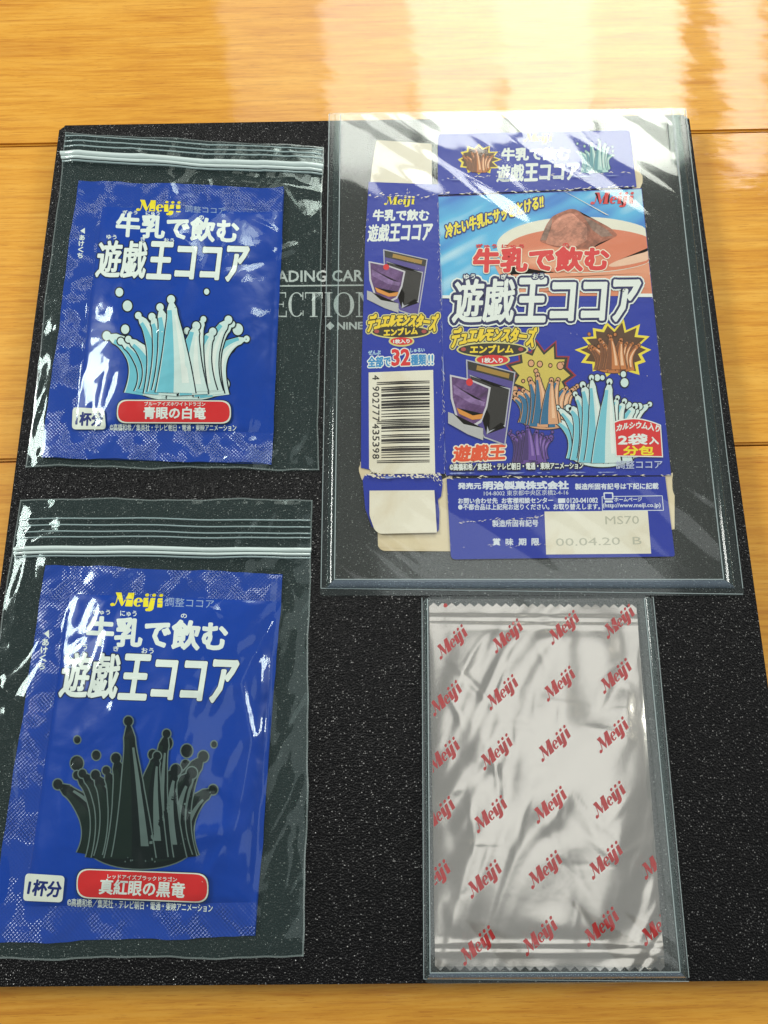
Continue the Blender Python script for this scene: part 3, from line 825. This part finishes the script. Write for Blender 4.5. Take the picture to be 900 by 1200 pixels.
panel('folded_tab', [(433, 575), (509, 574.5), (512, 624), (445, 625.5), (439, 621), (433, 604)], Z3, 'paper', CARD, [0, 0, 0, 3, 3, 3], label='cream tab folded over the blue flap')
panel('top_tab', [(441, 164), (506, 168.5), (506, 218), (434, 215), (436, 195)], Z2 - .0002, 'paper', CARD, [3, 2, 0, 0, 2], label='cream tab above the side panel')
panel('side_panel', [(432, 213), (470, 214.5), (512.6, 216)] + [(522.2, 553.5)] + ragged((522, 555), (423, 551), 7, 1.2) + [(423, 548), (423.5, 440), (428, 280)], Z2, 'blue', CBLUE)
panel('front_panel', [(513, 230), (752, 220.5), (786.5, 557), (522.6, 557)], Z2, 'blue', CBLUE)
panel('top_flap', [(513.4, 157), (738, 152.5), (746, 218.8), (513, 228.2)], Z2, 'blue', CBLUE, [5, 4, 0, 0])
panel('bottom_flap', [(523.5, 561), (779.5, 558.3), (791, 652), (528.5, 655.5)], Z2, 'blue', CBLUE, [0, 0, 3, 6])
pc = Printer(carton, Z2, 'card')
R_EDGE = lambda y: 752 + (y - 220.5) * 34.5 / 336.5 - .6
L_EDGE = lambda y: 513 + (y - 230) * 9.6 / 327 + .6

# --- front panel picture: sky-blue ground with rays, cup of cocoa
def sky_mat():
    t = NT('printed_sky_blue'); v = t.coords((1, 1, 1), (0, 0, math.radians(-28)))
    vs = t.aniso(32, 6, 1)
    a = t.noise(vs, 60, 2, .5); b = t.noise(t.coords(), 22, 2)
    f = t.math('ADD', t.math('MULTIPLY', a, .65), t.math('MULTIPLY', b, .35))
    c = t.ramp(f, [(0.38, S(30, 112, 200)), (0.5, S(84, 182, 226)), (0.6, S(206, 236, 242))])
    t.principled(c, .38, spec=.4); return t.m
def ground(i): i.poly([(L_EDGE(232) + .2, 231), (R_EDGE(222), 221.6), (R_EDGE(347), 347), (L_EDGE(347), 347)])
i_ = Ink(); ground(i_)
pic = i_.build('picture', sky_mat(), carton, Z2, LAYER * 1, label='printed picture of a cup of cocoa on light blue')
def rounded_list(p): return rounded(p, 3.2, 4)
def clipx(pts): return [(min(x, R_EDGE(min(y, 347))), min(y, 347)) for x, y in pts]
def put(key, c, pts, lv, parent=None, name='tone'): return pc.put(name, key, c, lambda i: i.poly(pts), level=lv, parent=parent or pic, kind='photo' if key[:5] in ('mound',) else None)
put('cup_white', S(226, 224, 204), clipx(ellipse(680, 288, 98, 34, 60)), 2)
put('cup_body', S(226, 152, 116), clipx([(584, 300)] + ellipse(684, 300, 106, 60, 40, math.radians(178), math.radians(2))[::-1] + [(790, 347), (640, 347), (604, 330)]), 3)
put('cup_white', S(224, 214, 190), clipx(ellipse(684, 290, 96, 30, 60)), 4)
put('cocoa', S(214, 120, 84), clipx(ellipse(684, 293, 92, 26, 60)), 5)
for k_ in range(6):
    f_ = k_ / 5; put('liquid_%d' % k_, S(214 + 14 * f_, 120 + 40 * f_, 84 + 40 * f_), clipx(ellipse(660 - 12 * f_, 302 + 3 * f_, 62 - 34 * f_, 17 - 9 * f_, 40)), 5.2 + k_ * .25)
for k_ in range(5):
    f_ = k_ / 4; put('body_%d' % k_, S(226 - 10 * f_, 152 - 18 * f_, 116 - 18 * f_), clipx([(600 + 6 * k_, 322 + 5 * k_), (690, 318 + 6 * k_), (790, 314 + 6 * k_), (790, 347), (640, 347)]), 3.1 + k_ * .15)
put('cup_rim', S(232, 190, 160), clipx(ellipse(752, 302, 40, 5, 30, rot=-.25)), 6)
put('mound', S(160, 92, 66), rounded_list([(632, 283), (640, 264), (647, 254), (655, 250), (668, 245), (676, 246), (684, 253), (697, 258), (709, 264), (716, 268), (724, 276), (716, 280), (700, 286), (694, 292), (676, 292), (650, 290)]), 7)
put('mound_light', S(196, 128, 102), rounded_list([(639, 286), (646, 264), (653, 256), (661, 252), (669, 249), (677, 256), (688, 266), (688, 282), (676, 289), (654, 289)]), 8)
put('mound_grey', S(136, 104, 88), [(684, 254), (696, 260), (712, 270), (718, 277), (705, 278), (694, 270)], 8)
put('mound_grey', S(150, 118, 102), [(633, 282), (641, 264), (647, 255), (646, 266), (640, 282)], 8)
# white crease where the card was bent
pc.put('crease', 'paper', CARD, lambda i: i.poly([(658, 223), (663, 225.5), (714, 253), (710, 252)]), level=9, label='white crease scuffed through the print')

# --- lettering on the front panel
pc.text('yellow', YEL, '冷たい牛乳にサッととける!!', (522.5, 279.5), (636.5, 243.5), (522, 264), .55, level=5, outlines=(('deep_blue', S(18, 38, 120), 2.0),))
pc.put('wordmark', 'red', RED, lambda i: wordmark(i, (691, 244), (741, 243), (694, 226)), level=6)
for s_, a in (('ぎゅう', ((558, 291), (582, 291), (558, 286.5))), ('にゅう', ((588, 291.5), (614, 291.5), (588, 287))), ('の', ((659, 290.5), (666.5, 290.5), (659, 285.5)))):
    pc.text('red', RED, s_, *a, .25, level=10)
pc.text('red', S(218, 44, 40), '牛乳で飲む', (555, 319), (712, 317), (556, 292.5), 1.5, level=10, outlines=(('cream', S(238, 226, 200), 2.7),))
pc.put('title_band', 'white', WHITE, lambda i: i.poly([(L_EDGE(346.5), 346.5), (L_EDGE(350), 350), (540, 350), (540, 346.5)]), level=9)
pc.put('title_band', 'white', WHITE, lambda i: i.poly([(740, 344.5), (R_EDGE(344), 344.5), (R_EDGE(348), 348.5), (740, 348.5)]), level=9)
def lower_blue(i): i.poly([(L_EDGE(349.5), 349.5), (R_EDGE(348.2), 348.2), (R_EDGE(354), 354), (L_EDGE(354), 354)])
pc.put('print_edge', 'blue', CBLUE, lower_blue, level=2)
title(pc, (530, 378), (746, 376), (534, 328.5), 1.6, 11, (('navy', S(8, 18, 84), 4.4), ('white', WHITE, 6.2)))
for s_, a in (('ゆう', ((543.5, 328), (556.5, 327.5), (543.5, 322.5))), ('ぎ', ((587, 328), (593.5, 328), (587, 322.5))), ('おう', ((624, 327.5), (637, 327), (624, 322)))):
    pc.text('white', WHITE, s_, *a, .2, level=15, outlines=(('navy', S(20, 36, 128), 1.6),))

GOLD = S(238, 206, 44)
def emblem_logo(p, x0, x1, yt, yb, ecx, ecy, erx, ery, t2, rcx, rcy, rrx, rry, t3, lv):
    warp = lambda u, v, q: (q[0], q[1] - (1 - (2 * u - 1) ** 2) * (1 - v) * (yb - yt) * .36)
    T_ = ((x0, yb), (x1, yb - .5), (x0 + 4, yt))
    o = p.put('emblem_title', 'pale_edge', S(214, 206, 130), lambda i: (i.text('デュエルモンスターズ', *T_, 3.4, warp=warp), i.poly(ellipse(ecx, ecy, erx + 2.2, ery + 1.8)), i.poly(ellipse(rcx, rcy, rrx + 2, rry + 2))), level=lv)
    p.put('dark_plate', 'soot', S(34, 32, 22), lambda i: (i.text('デュエルモンスターズ', *T_, 2.1, warp=warp), i.poly(ellipse(ecx, ecy, erx, ery))), level=lv + 1, parent=o)
    p.put('lettering', 'gold', GOLD, lambda i: i.text('デュエルモンスターズ', *T_, 1.0, warp=warp), level=lv + 2, parent=o)
    p.put('lettering', 'gold', GOLD, lambda i: i.text('エンブレム', *t2, .55), level=lv + 2, parent=o)
    for k_ in (-.85, .83): p.put('gem', 'rose', S(170, 70, 66), lambda i: i.poly(ellipse(ecx + erx * k_, ecy - .4, 3.0, 2.2, 16)), level=lv + 2, parent=o)
    p.put('red_plate', 'red', S(216, 50, 50), lambda i: i.poly(ellipse(rcx, rcy, rrx, rry)), level=lv + 2, parent=o)
    p.text('white', WHITE, '1枚入り', *t3, .3, level=lv + 3, parent=o)
emblem_logo(pc, 528, 625, 385, 408, 577, 410, 40, 7.5, ((551, 414), (601, 413.6), (551.5, 405)), 577, 421.8, 18.5, 5.6, ((565, 425.4), (589, 425.4), (565, 419.8)), 5)
emblem_logo(pc, 430, 510, 369, 389.5, 469.5, 389, 33, 6.5, ((450, 394), (489, 391.5), (450, 386)), 470.5, 400, 13, 4.4, ((461, 402.8), (480, 402.4), (461, 398.2)), 4)

def shield_card(p, X, lv):
    """a printed card with a dark shield and its grey pull strip; the picture on it is plain"""
    m = lambda pts: [X(*q) for q in pts]
    o = p.put('card_print', 'pale_line', S(176, 178, 186), lambda i: i.poly(m([(20, 0), (78, 15), (66, 101), (41, 92), (22, 60)])), level=lv, label='printed card with a dark shield')
    p.put('tone', 'violet', S(78, 66, 140), lambda i: i.poly(m([(21.5, 1.8), (76.5, 16), (64.8, 99), (42, 90.5), (23.5, 60)])), level=lv + 1, parent=o)
    p.put('tone', 'soot', S(26, 24, 30), lambda i: i.poly(m([(22, 2), (76, 16), (75, 26), (22.5, 12)])), level=lv + 2, parent=o)
    p.put('tone', 'ochre', S(160, 124, 44), lambda i: i.poly(m([(33, 7), (71, 17), (70, 22.5), (32, 12.5)])), level=lv + 3, parent=o)
    p.put('tone', 'pale_line', S(176, 178, 186), lambda i: i.poly(m([(24, 18), (52, 30), (72, 34), (66, 80), (62, 76), (44, 88), (46, 68)])), level=lv + 2, parent=o)
    p.put('tone', 'soot2', S(30, 28, 26), lambda i: i.poly(m([(25, 19.5), (52, 31.5), (70.5, 35.5), (65, 77), (61, 74), (47, 84), (48, 66)])), level=lv + 3, parent=o)
    p.put('tone', 'silver', S(196, 194, 200), lambda i: i.poly(m([(1, 18), (24, 23), (49, 33), (45, 56), (38, 74), (24, 82), (8, 68), (2, 46)])), level=lv + 4, parent=o)
    p.put('tone', 'plum', S(92, 56, 110), lambda i: i.poly(m([(3.2, 20.5), (24, 25), (46.5, 34.5), (43, 55), (36.5, 71.5), (24.5, 78.5), (10, 66), (4.4, 45)])), level=lv + 5, parent=o, kind='photo')
    p.put('tone', 'lilac', S(126, 96, 146), lambda i: i.poly(m([(5, 30), (30, 46), (42, 50), (41, 55), (26, 52), (6, 40)])), level=lv + 6, parent=o, kind='photo')
    p.put('tone', 'amber', S(214, 140, 52), lambda i: i.poly(m([(9, 57), (28, 66), (40, 64), (38, 70), (27, 71), (12, 64)])), level=lv + 7, parent=o)
    p.put('tone', 'red', S(210, 60, 60), lambda i: i.poly(ellipse(*X(24, 27), abs(X(4, 0)[0] - X(0, 0)[0]), abs(X(0, 4.4)[1] - X(0, 0)[1]), 16)), level=lv + 6, parent=o)
    p.put('tone', 'steel', S(178, 178, 176), lambda i: i.poly(m([(-1, 62), (5, 64), (17, 76), (40, 81), (40, 95), (22, 88), (-1, 75)])), level=lv + 8, parent=o)
shield_card(pc, lambda x, y: (526 + x, 421.5 + y), 9)
shield_card(pc, lambda x, y: (431 + x * .9, 292 + y * .79), 1)

# plain splashes where the figures were printed
burst_print(pc, 634, 440, 42, 44, 61, [('scarlet', S(150, 30, 44), 1), ('soot', S(34, 32, 22), .93), ('straw', S(206, 186, 84), .82)], 2, 11, label='straw yellow burst with a red rim')
crown_print(pc, 640, 498, 44, 72, 10, 4, [('soot', S(40, 30, 26)), ('skin', S(214, 158, 116)), ('teal', S(34, 104, 142)), ('peach', S(236, 190, 150))], 5, 24, 1.0, label='tan and teal splash')
burst_print(pc, 720, 410, 45, 36, 71, [('lemon', S(236, 214, 60), 1), ('umber', S(84, 52, 26), .86)], 2, 14, label='brown burst with a yellow rim')
crown_print(pc, 720, 434, 33, 46, 9, 12, [('umber', S(70, 42, 22)), ('tawny', S(192, 116, 58)), ('umber2', S(120, 70, 36)), ('peach', S(226, 164, 104))], 4, 17, .8, label='tawny splash')
crown_print(pc, 622, 541, 28, 52, 9, 23, [('dark_purple', S(30, 20, 54)), ('purple', S(100, 68, 150)), ('violet2', S(64, 42, 104)), ('lilac', S(140, 110, 180))], 8, 17, .8, label='purple splash')
crown_print(pc, 706, 540, 60, 108, 12, 31, [('ink_black', INKK), ('ice', ICE), ('cyan', CYAN), ('white', WHITE)], 8, 31, 1.2, label='pale blue and white milk splash',
    clip=[((R_EDGE(470), 470), (1, -.1))])

# red badge and small lines
rb = [(718.5, 495)] + [(718.5 + 56 * k / 10, 494 - 5.5 * math.sin(math.pi * k / 10) + .45 * k) for k in range(1, 10)] + [(774, 498.5), (776.5, 536.5), (721, 535.5)]
o = pc.put('contents_badge', 'white', WHITE, lambda i: i.poly(rb), level=17)
cxb, cyb = 747, 514
pc.put('plate', 'red', S(216, 44, 48), lambda i: i.poly([(cxb + (x - cxb) * .955, cyb + (y - cyb) * .94) for x, y in rb]), level=18, parent=o)
pc.text('white', WHITE, 'カルシウム入り', (721.5, 505), (771.5, 506), (723, 497), .35, level=19, parent=o, warp=lambda u, v, q: (q[0], q[1] - 4.0 * (1 - (2 * u - 1) ** 2) + 1.5))
pc.text('white', WHITE, '2袋', (724, 522), (757.5, 521.5), (724.5, 509.8), .6, level=19, parent=o)
pc.text('white', WHITE, '入', (760.5, 521), (771, 521), (760.5, 513), .5, level=19, parent=o)
pc.text('yellow', YEL, '分包', (730, 534), (765, 534), (730.5, 523.4), .5, level=19, parent=o)
pc.text('pale', S(190, 200, 222), '調整ココア', (721.5, 550), (775.5, 549.5), (721.5, 540.3), .1, level=17)
pc.text('orange', S(226, 82, 40), '遊戯王', (531, 541), (591, 538.5), (533, 523), .9, level=4, outlines=(('cream', S(240, 226, 196), 2.4),))
pc.text('white', WHITE, COPY, (527, 552), (683, 550), (527, 544), .2, level=17, outlines=(('soot', S(34, 34, 46), .9),))

# --- side panel
pc.put('wordmark', 'yellow', YEL, lambda i: wordmark(i, (449.5, 243), (485, 242.5), (451.5, 230.5)))
pc.text('white', WHITE, '牛乳で飲む', (437, 258.5), (502, 258.5), (438, 246), .6)
title(pc, (430.5, 283), (505, 281), (432.5, 263.5), .7, 1)
LB_ = S(46, 140, 196)
pc.text('light_blue', LB_, '全部で', (431.5, 430.5), (457.5, 429.5), (431.5, 418.5), .45, level=2, outlines=(('white', WHITE, 1.7),))
pc.text('red', RED, '32', (459.5, 428.5), (480, 427.8), (459.5, 410), .9, level=2, outlines=(('white', WHITE, 2.1),))
pc.text('light_blue', LB_, '種類', (481.5, 428), (499, 427.5), (481.5, 416), .4, level=2, outlines=(('white', WHITE, 1.6),))
pc.text('light_blue', LB_, '!!', (502, 427.5), (507.5, 427.3), (502, 416), .25, level=2, outlines=(('white', WHITE, 1.6),))
pc.text('pale_blue', S(170, 205, 225), 'ぜんぶ', (431.5, 416), (446, 415.5), (431.5, 411), .25)
pc.text('pale_blue', S(170, 205, 225), 'しゅるい', (481, 413), (497.5, 412.5), (481, 408.5), .25)
lab = pc.put('barcode_label', 'label_cream', S(230, 226, 206), lambda i: i.poly([(432, 436.5), (507.5, 433.5), (510, 555), (450, 555.5), (436, 553), (432.5, 549)]))
L_ = ['0001101', '0011001', '0010011', '0111101', '0100011', '0110001', '0101111', '0111011', '0110111', '0001011']
G_ = [''.join('1' if ch == '0' else '0' for ch in x)[::-1] for x in L_]; R_ = [''.join('1' if ch == '0' else '0' for ch in x) for x in L_]
PAR = ['LLLLLL', 'LLGLGG', 'LLGGLG', 'LLGGGL', 'LGLLGG', 'LGGLLG', 'LGGGLL', 'LGLGLG', 'LGLGGL', 'LGGLGL']
code = '4902777435398'
bits = '101' + ''.join((L_ if PAR[int(code[0])][k] == 'L' else G_)[int(ch)] for k, ch in enumerate(code[1:7])) + '01010' + ''.join(R_[int(ch)] for ch in code[7:]) + '101'
def bars(i):
    y0, y1 = 446.5, 542; h = (y1 - y0) / 95; k = 0
    while k < 95:
        if bits[k] == '1':
            e = k
            while e < 95 and bits[e] == '1': e += 1
            g = k < 3 or 45 <= k < 50 or k >= 92
            ya, yb = y0 + k * h, y0 + e * h; xl = 441.5 if g else 446.8
            # the printed lines follow a slight dent in the card
            xs = [xl, 460, 470, 503.5]; off = [1.6, 1.2, 0, -.4]
            f = 1 - k / 95 * .5
            i.poly([(x, ya + o_ * f) for x, o_ in zip(xs, off)] + [(x, yb + o_ * f) for x, o_ in list(zip(xs, off))[::-1]])
            k = e
        else: k += 1
pc.put('barcode', 'black', S(26, 22, 22), bars, parent=lab, level=2)
def digits(i):
    # read from the top down, turned a quarter clockwise
    for ch, y in zip(code, [442.5] + [455.5 + 7.1 * k for k in range(6)] + [499.5 + 7.1 * k for k in range(6)]):
        x = 440.5
        i.text(ch, (x - 4, y - 2.7), (x - 4, y + 2.7), (x + 4, y - 2.7), .16)
pc.put('lettering', 'black', S(26, 22, 22), digits, parent=lab, level=2)

# --- top flap
pc.put('wordmark', 'yellow', YEL, lambda i: wordmark(i, (613, 169), (646, 168.5), (615, 156.5)))
pc.text('white', WHITE, '牛乳で飲む', (588, 188), (667, 187), (588.5, 174), .8)
title(pc, (582, 213), (677, 210), (583.5, 193.5), .9, 1)
burst_print(pc, 561, 187, 27, 19, 101, [('lemon', S(214, 200, 80), 1), ('umber', S(84, 64, 34), .86)], 1, 12, label='small brown burst on the top flap')
crown_print(pc, 561, 200, 19, 26, 7, 6, [('umber', S(70, 42, 22)), ('tawny', S(180, 120, 66)), ('umber2', S(120, 84, 44)), ('peach', S(226, 174, 114))], 3, 11, .6, label='small tawny splash on the top flap')
crown_print(pc, 699, 200, 24, 36, 8, 17, [('sea_dark', S(50, 100, 116)), ('mint', S(170, 210, 204)), ('sea', S(90, 150, 160)), ('ice', ICE)], 1, 12, .7, label='small pale splash on the top flap')

# --- bottom flap
W2 = S(216, 224, 232)
for s_, a, b in (('発売元：', ((537, 573), (567, 573), (537, 566)), .35), ('明治製菓株式会社', ((566.5, 573.5), (666, 573), (566.5, 564.5)), .6),
                 ('製造所固有記号は下記に記載', ((674, 573.8), (771.5, 573), (674, 566.8)), .25), ('104-8002 東京都中央区京橋2-4-16', ((567, 581.3), (666, 580), (567, 575)), .0),
                 ('お問い合わせ先', ((537, 590.3), (583, 590), (537, 583.8)), .22), ('お客様相談センター', ((588, 590), (648, 589.5), (588, 583.5)), .22),
                 ('0120-041082', ((664, 589.5), (700.5, 589), (664, 583.8)), .2), ('●不都合品は上記宛お送りください。お取り替えします。', ((537, 597.6), (703, 597), (537, 590.8)), .2),
                 ('ホームページ', ((720, 587.8), (752, 587.5), (720, 583)), .15), ('(http://www.meiji.co.jp)', ((706.5, 596), (774, 595.6), (706.5, 589.8)), .15),
                 ('製造所固有記号', ((577, 617.5), (630.5, 617), (577, 609.5)), .2)):
    pc.text('pale_white', W2, s_, *a, b)
for k, ch in enumerate('賞味期限'):
    x = 577.5 + 15.2 * k; pc.text('pale_white', W2, ch, (x, 639), (x + 8.6, 639), (x, 631), .3)
pc.put('phone_mark', 'pale_white', W2, lambda i: i.poly([(654, 584), (662.5, 584), (662.5, 589.3), (654, 589.5)]))
def frame(i):
    pts = [(705.5, 582), (776, 581), (777.5, 598), (706, 598.6)]
    for a, b in zip(pts, pts[1:] + pts[:1]): i.seg(a, b, .8)
pc.put('address_frame', 'pale_white', W2, frame)
o = pc.put('screen_mark', 'pale_white', W2, lambda i: (i.poly(rounded([(707, 577), (718.5, 577), (719, 585.5), (707.5, 585.5)], 1.5)), i.poly([(709, 586.5), (717.5, 586.5), (718.5, 589), (708.5, 589)])), level=2)
pc.put('screen', 'blue', CBLUE, lambda i: i.poly([(708.6, 578.6), (717, 578.6), (717.3, 584), (709, 584)]), level=3, parent=o)
lb2 = pc.put('date_label', 'label_cream', S(232, 230, 208), lambda i: i.poly([(638, 599.5), (759, 598.5), (763, 648.8), (640, 649.8)]), level=2)
def dots(st, LB, RB, LT): 
    return lambda i: i.text(st, LB, RB, LT, 0)
pc.put('lettering', 'faint_grey', S(186, 186, 166), dots('MS70', (709.5, 614.5), (749, 614), (709, 605)), parent=lb2, level=3)
pc.put('lettering', 'faint_grey', S(186, 186, 166), dots('00.04.20  B', (651.5, 640), (752, 638), (651, 631)), parent=lb2, level=3)

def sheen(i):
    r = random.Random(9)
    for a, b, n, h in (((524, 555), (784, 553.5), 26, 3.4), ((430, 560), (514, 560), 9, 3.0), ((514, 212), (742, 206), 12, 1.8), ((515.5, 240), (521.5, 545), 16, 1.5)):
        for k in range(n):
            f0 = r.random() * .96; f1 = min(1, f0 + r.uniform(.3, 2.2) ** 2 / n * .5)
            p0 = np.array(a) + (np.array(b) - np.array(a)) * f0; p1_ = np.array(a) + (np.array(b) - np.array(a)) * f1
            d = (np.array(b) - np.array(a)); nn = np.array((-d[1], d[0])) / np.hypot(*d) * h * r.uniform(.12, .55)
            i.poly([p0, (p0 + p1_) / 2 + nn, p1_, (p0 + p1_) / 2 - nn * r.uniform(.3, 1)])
pc.put('fold_wear', 'pale_rub', S(128, 146, 204), sheen, level=18, label='painted sheen and rubbing along the folds')  # pale slivers paint a glossy sheen along the folds, together with rubbing
# --- wear: scuffs along the folds and cracks through the print
def scuffs(i):
    r = random.Random(5)
    def along(a, b, n, spread, ln, w):
        for _ in range(n):
            t_ = r.random(); x = a[0] + (b[0] - a[0]) * t_ + r.uniform(-1, 1) * spread; y = a[1] + (b[1] - a[1]) * t_ + r.uniform(-1, 1) * spread
            an = math.atan2(b[1] - a[1], b[0] - a[0]) + r.uniform(-.5, .5); L = r.uniform(.3, 1) * ln
            i.poly([(x, y), (x + L * .5 * math.cos(an), y + L * .5 * math.sin(an) - w * r.uniform(.3, .9)), (x + L * math.cos(an), y + L * math.sin(an)), (x + L * .5 * math.cos(an), y + L * .5 * math.sin(an) + w * r.uniform(.3, .9))])
    along((430, 557), (515, 557), 90, 3.0, 6, 1.4); along((500, 552), (516, 566), 30, 3, 4, 1.1)
    along((513, 230), (521, 555), 110, 1.0, 6, .8); along((513, 229), (750, 219.7), 46, .7, 8, .8)
    along((525, 560), (779, 557.5), 40, .7, 7, .8); along((530, 613), (640, 606), 34, .6, 6, .6)
    along((432, 230), (510, 232), 26, 2.5, 5, .8); along((480, 222), (476, 236), 12, 2, 5, .8); along((514, 210), (744, 203), 30, .6, 6, .6)
    along((517, 500), (516, 525), 14, 2.5, 4, .8); along((505, 430), (510, 470), 12, 3, 3, .7); along((430, 250), (425, 300), 12, 2, 5, .7)
    along((540, 642), (640, 638), 14, 2, 5, .4); along((752, 225), (786, 555), 36, .7, 5, .9); along((600, 365), (760, 470), 10, 40, 2, .6)
    along((523, 565), (528, 650), 14, .5, 4, .7)
pc.put('scuff_mark', 'paper', CARD, scuffs, level=24)

# ================================================================== the foil sachet
foil = NT('silver_foil'); foil.principled(S(214, 208, 200), 0.21, foil_normal(foil), metallic=1.0)
fq = Quad([(510, 1138), (780, 1139), (746, 708), (503, 706)], ZB + 0.0018)
ffo_a = folds(21, fq, 16, 0.0006, 0.0045, 0.02); ffo_b = folds(27, fq, 46, 0.00032, 0.0011, 0.010); ffo = lambda X, Y: ffo_a(X, Y) + ffo_b(X, Y)
def fsurf(X, Y):
    u, v = fq.uv(X, Y)
    b = np.clip((v - .06) / .88, 0, 1); p = np.clip(np.sin(np.pi * np.clip(u, 0, 1)) * np.sin(np.pi * b), 0, 1) ** .6
    k = sm(.03, .1, u) * sm(.03, .1, 1 - u) * sm(0, .06, b) * sm(0, .06, 1 - b)
    crimp = sum(0.0005 * np.exp(-((v - c_) / .006) ** 2) for c_ in (.045, .065, .935, .955))
    wr = np.minimum(np.maximum(ffo(X, Y), -.0008), .0008)
    return ZB + 0.0012 + 0.0021 * p + wr * k + crimp
def zig(U, V):
    tri = np.abs(((U * 23) % 1) - .5) * 2
    V = V.copy(); e = .011
    V = np.where(V > .985, V - e * tri * (V - .985) / .015, V); V = np.where(V < .015, V + e * tri * (.015 - V) / .015, V)
    return U, V
fc = sum(fq.c) / 4
fth = empty('foil_sachet', (fc[0], fc[1], ZB + .0007)); tag(fth, 'silver foil sachet with red slanted wordmarks and zigzag ends in the small case', 'sachet')
link('front_foil', grid_mesh(fq, fsurf, 92, 140, edge=zig), foil.m, fth, True)
link('back_foil', grid_mesh(fq, lambda X, Y: np.full(np.shape(X), ZB + 0.0010), 92, 66, edge=zig), foil.m, fth)
pf = Printer(fth, fsurf, 'foil', 3.5); pf.n = 3
lx = lambda y: 503 + (y - 706) * 7 / 432; rx = lambda y: 746 + (y - 708) * 34 / 431
FR = S(172, 6, 12)
for (x, y) in [(530, 754), (595, 747), (661, 737), (726, 730), (523, 820), (589, 813), (656, 803), (722, 794), (520, 887), (582, 883), (650, 873), (718, 863),
               (514, 957), (575, 956), (645, 945), (714, 939), (508, 1032), (568, 1032), (639, 1021), (710, 1010), (772, 1010), (560, 1110), (633, 1099), (705, 1088), (772, 1087)]:
    sc_ = 0.92 + (y - 740) / 370 * .14
    ub = np.array((34.5, -31.5)) * sc_; up = np.array((-8.5, -20.5)) * sc_
    c_ = np.array((x, y)); LBp = c_ - ub / 2 - up / 2
    pf.put('wordmark', 'dark_red', FR, lambda i: wordmark(i, LBp, LBp + ub, LBp + up), clip=[((lx(y) + 1, y), (-1, .016)), ((rx(y) - 1, y), (1, -.079))])
pf.put('wordmark', 'dark_red', FR, lambda i: i.disc((522, 709.5), 2.4, 12), label='dot of a cut-off wordmark')
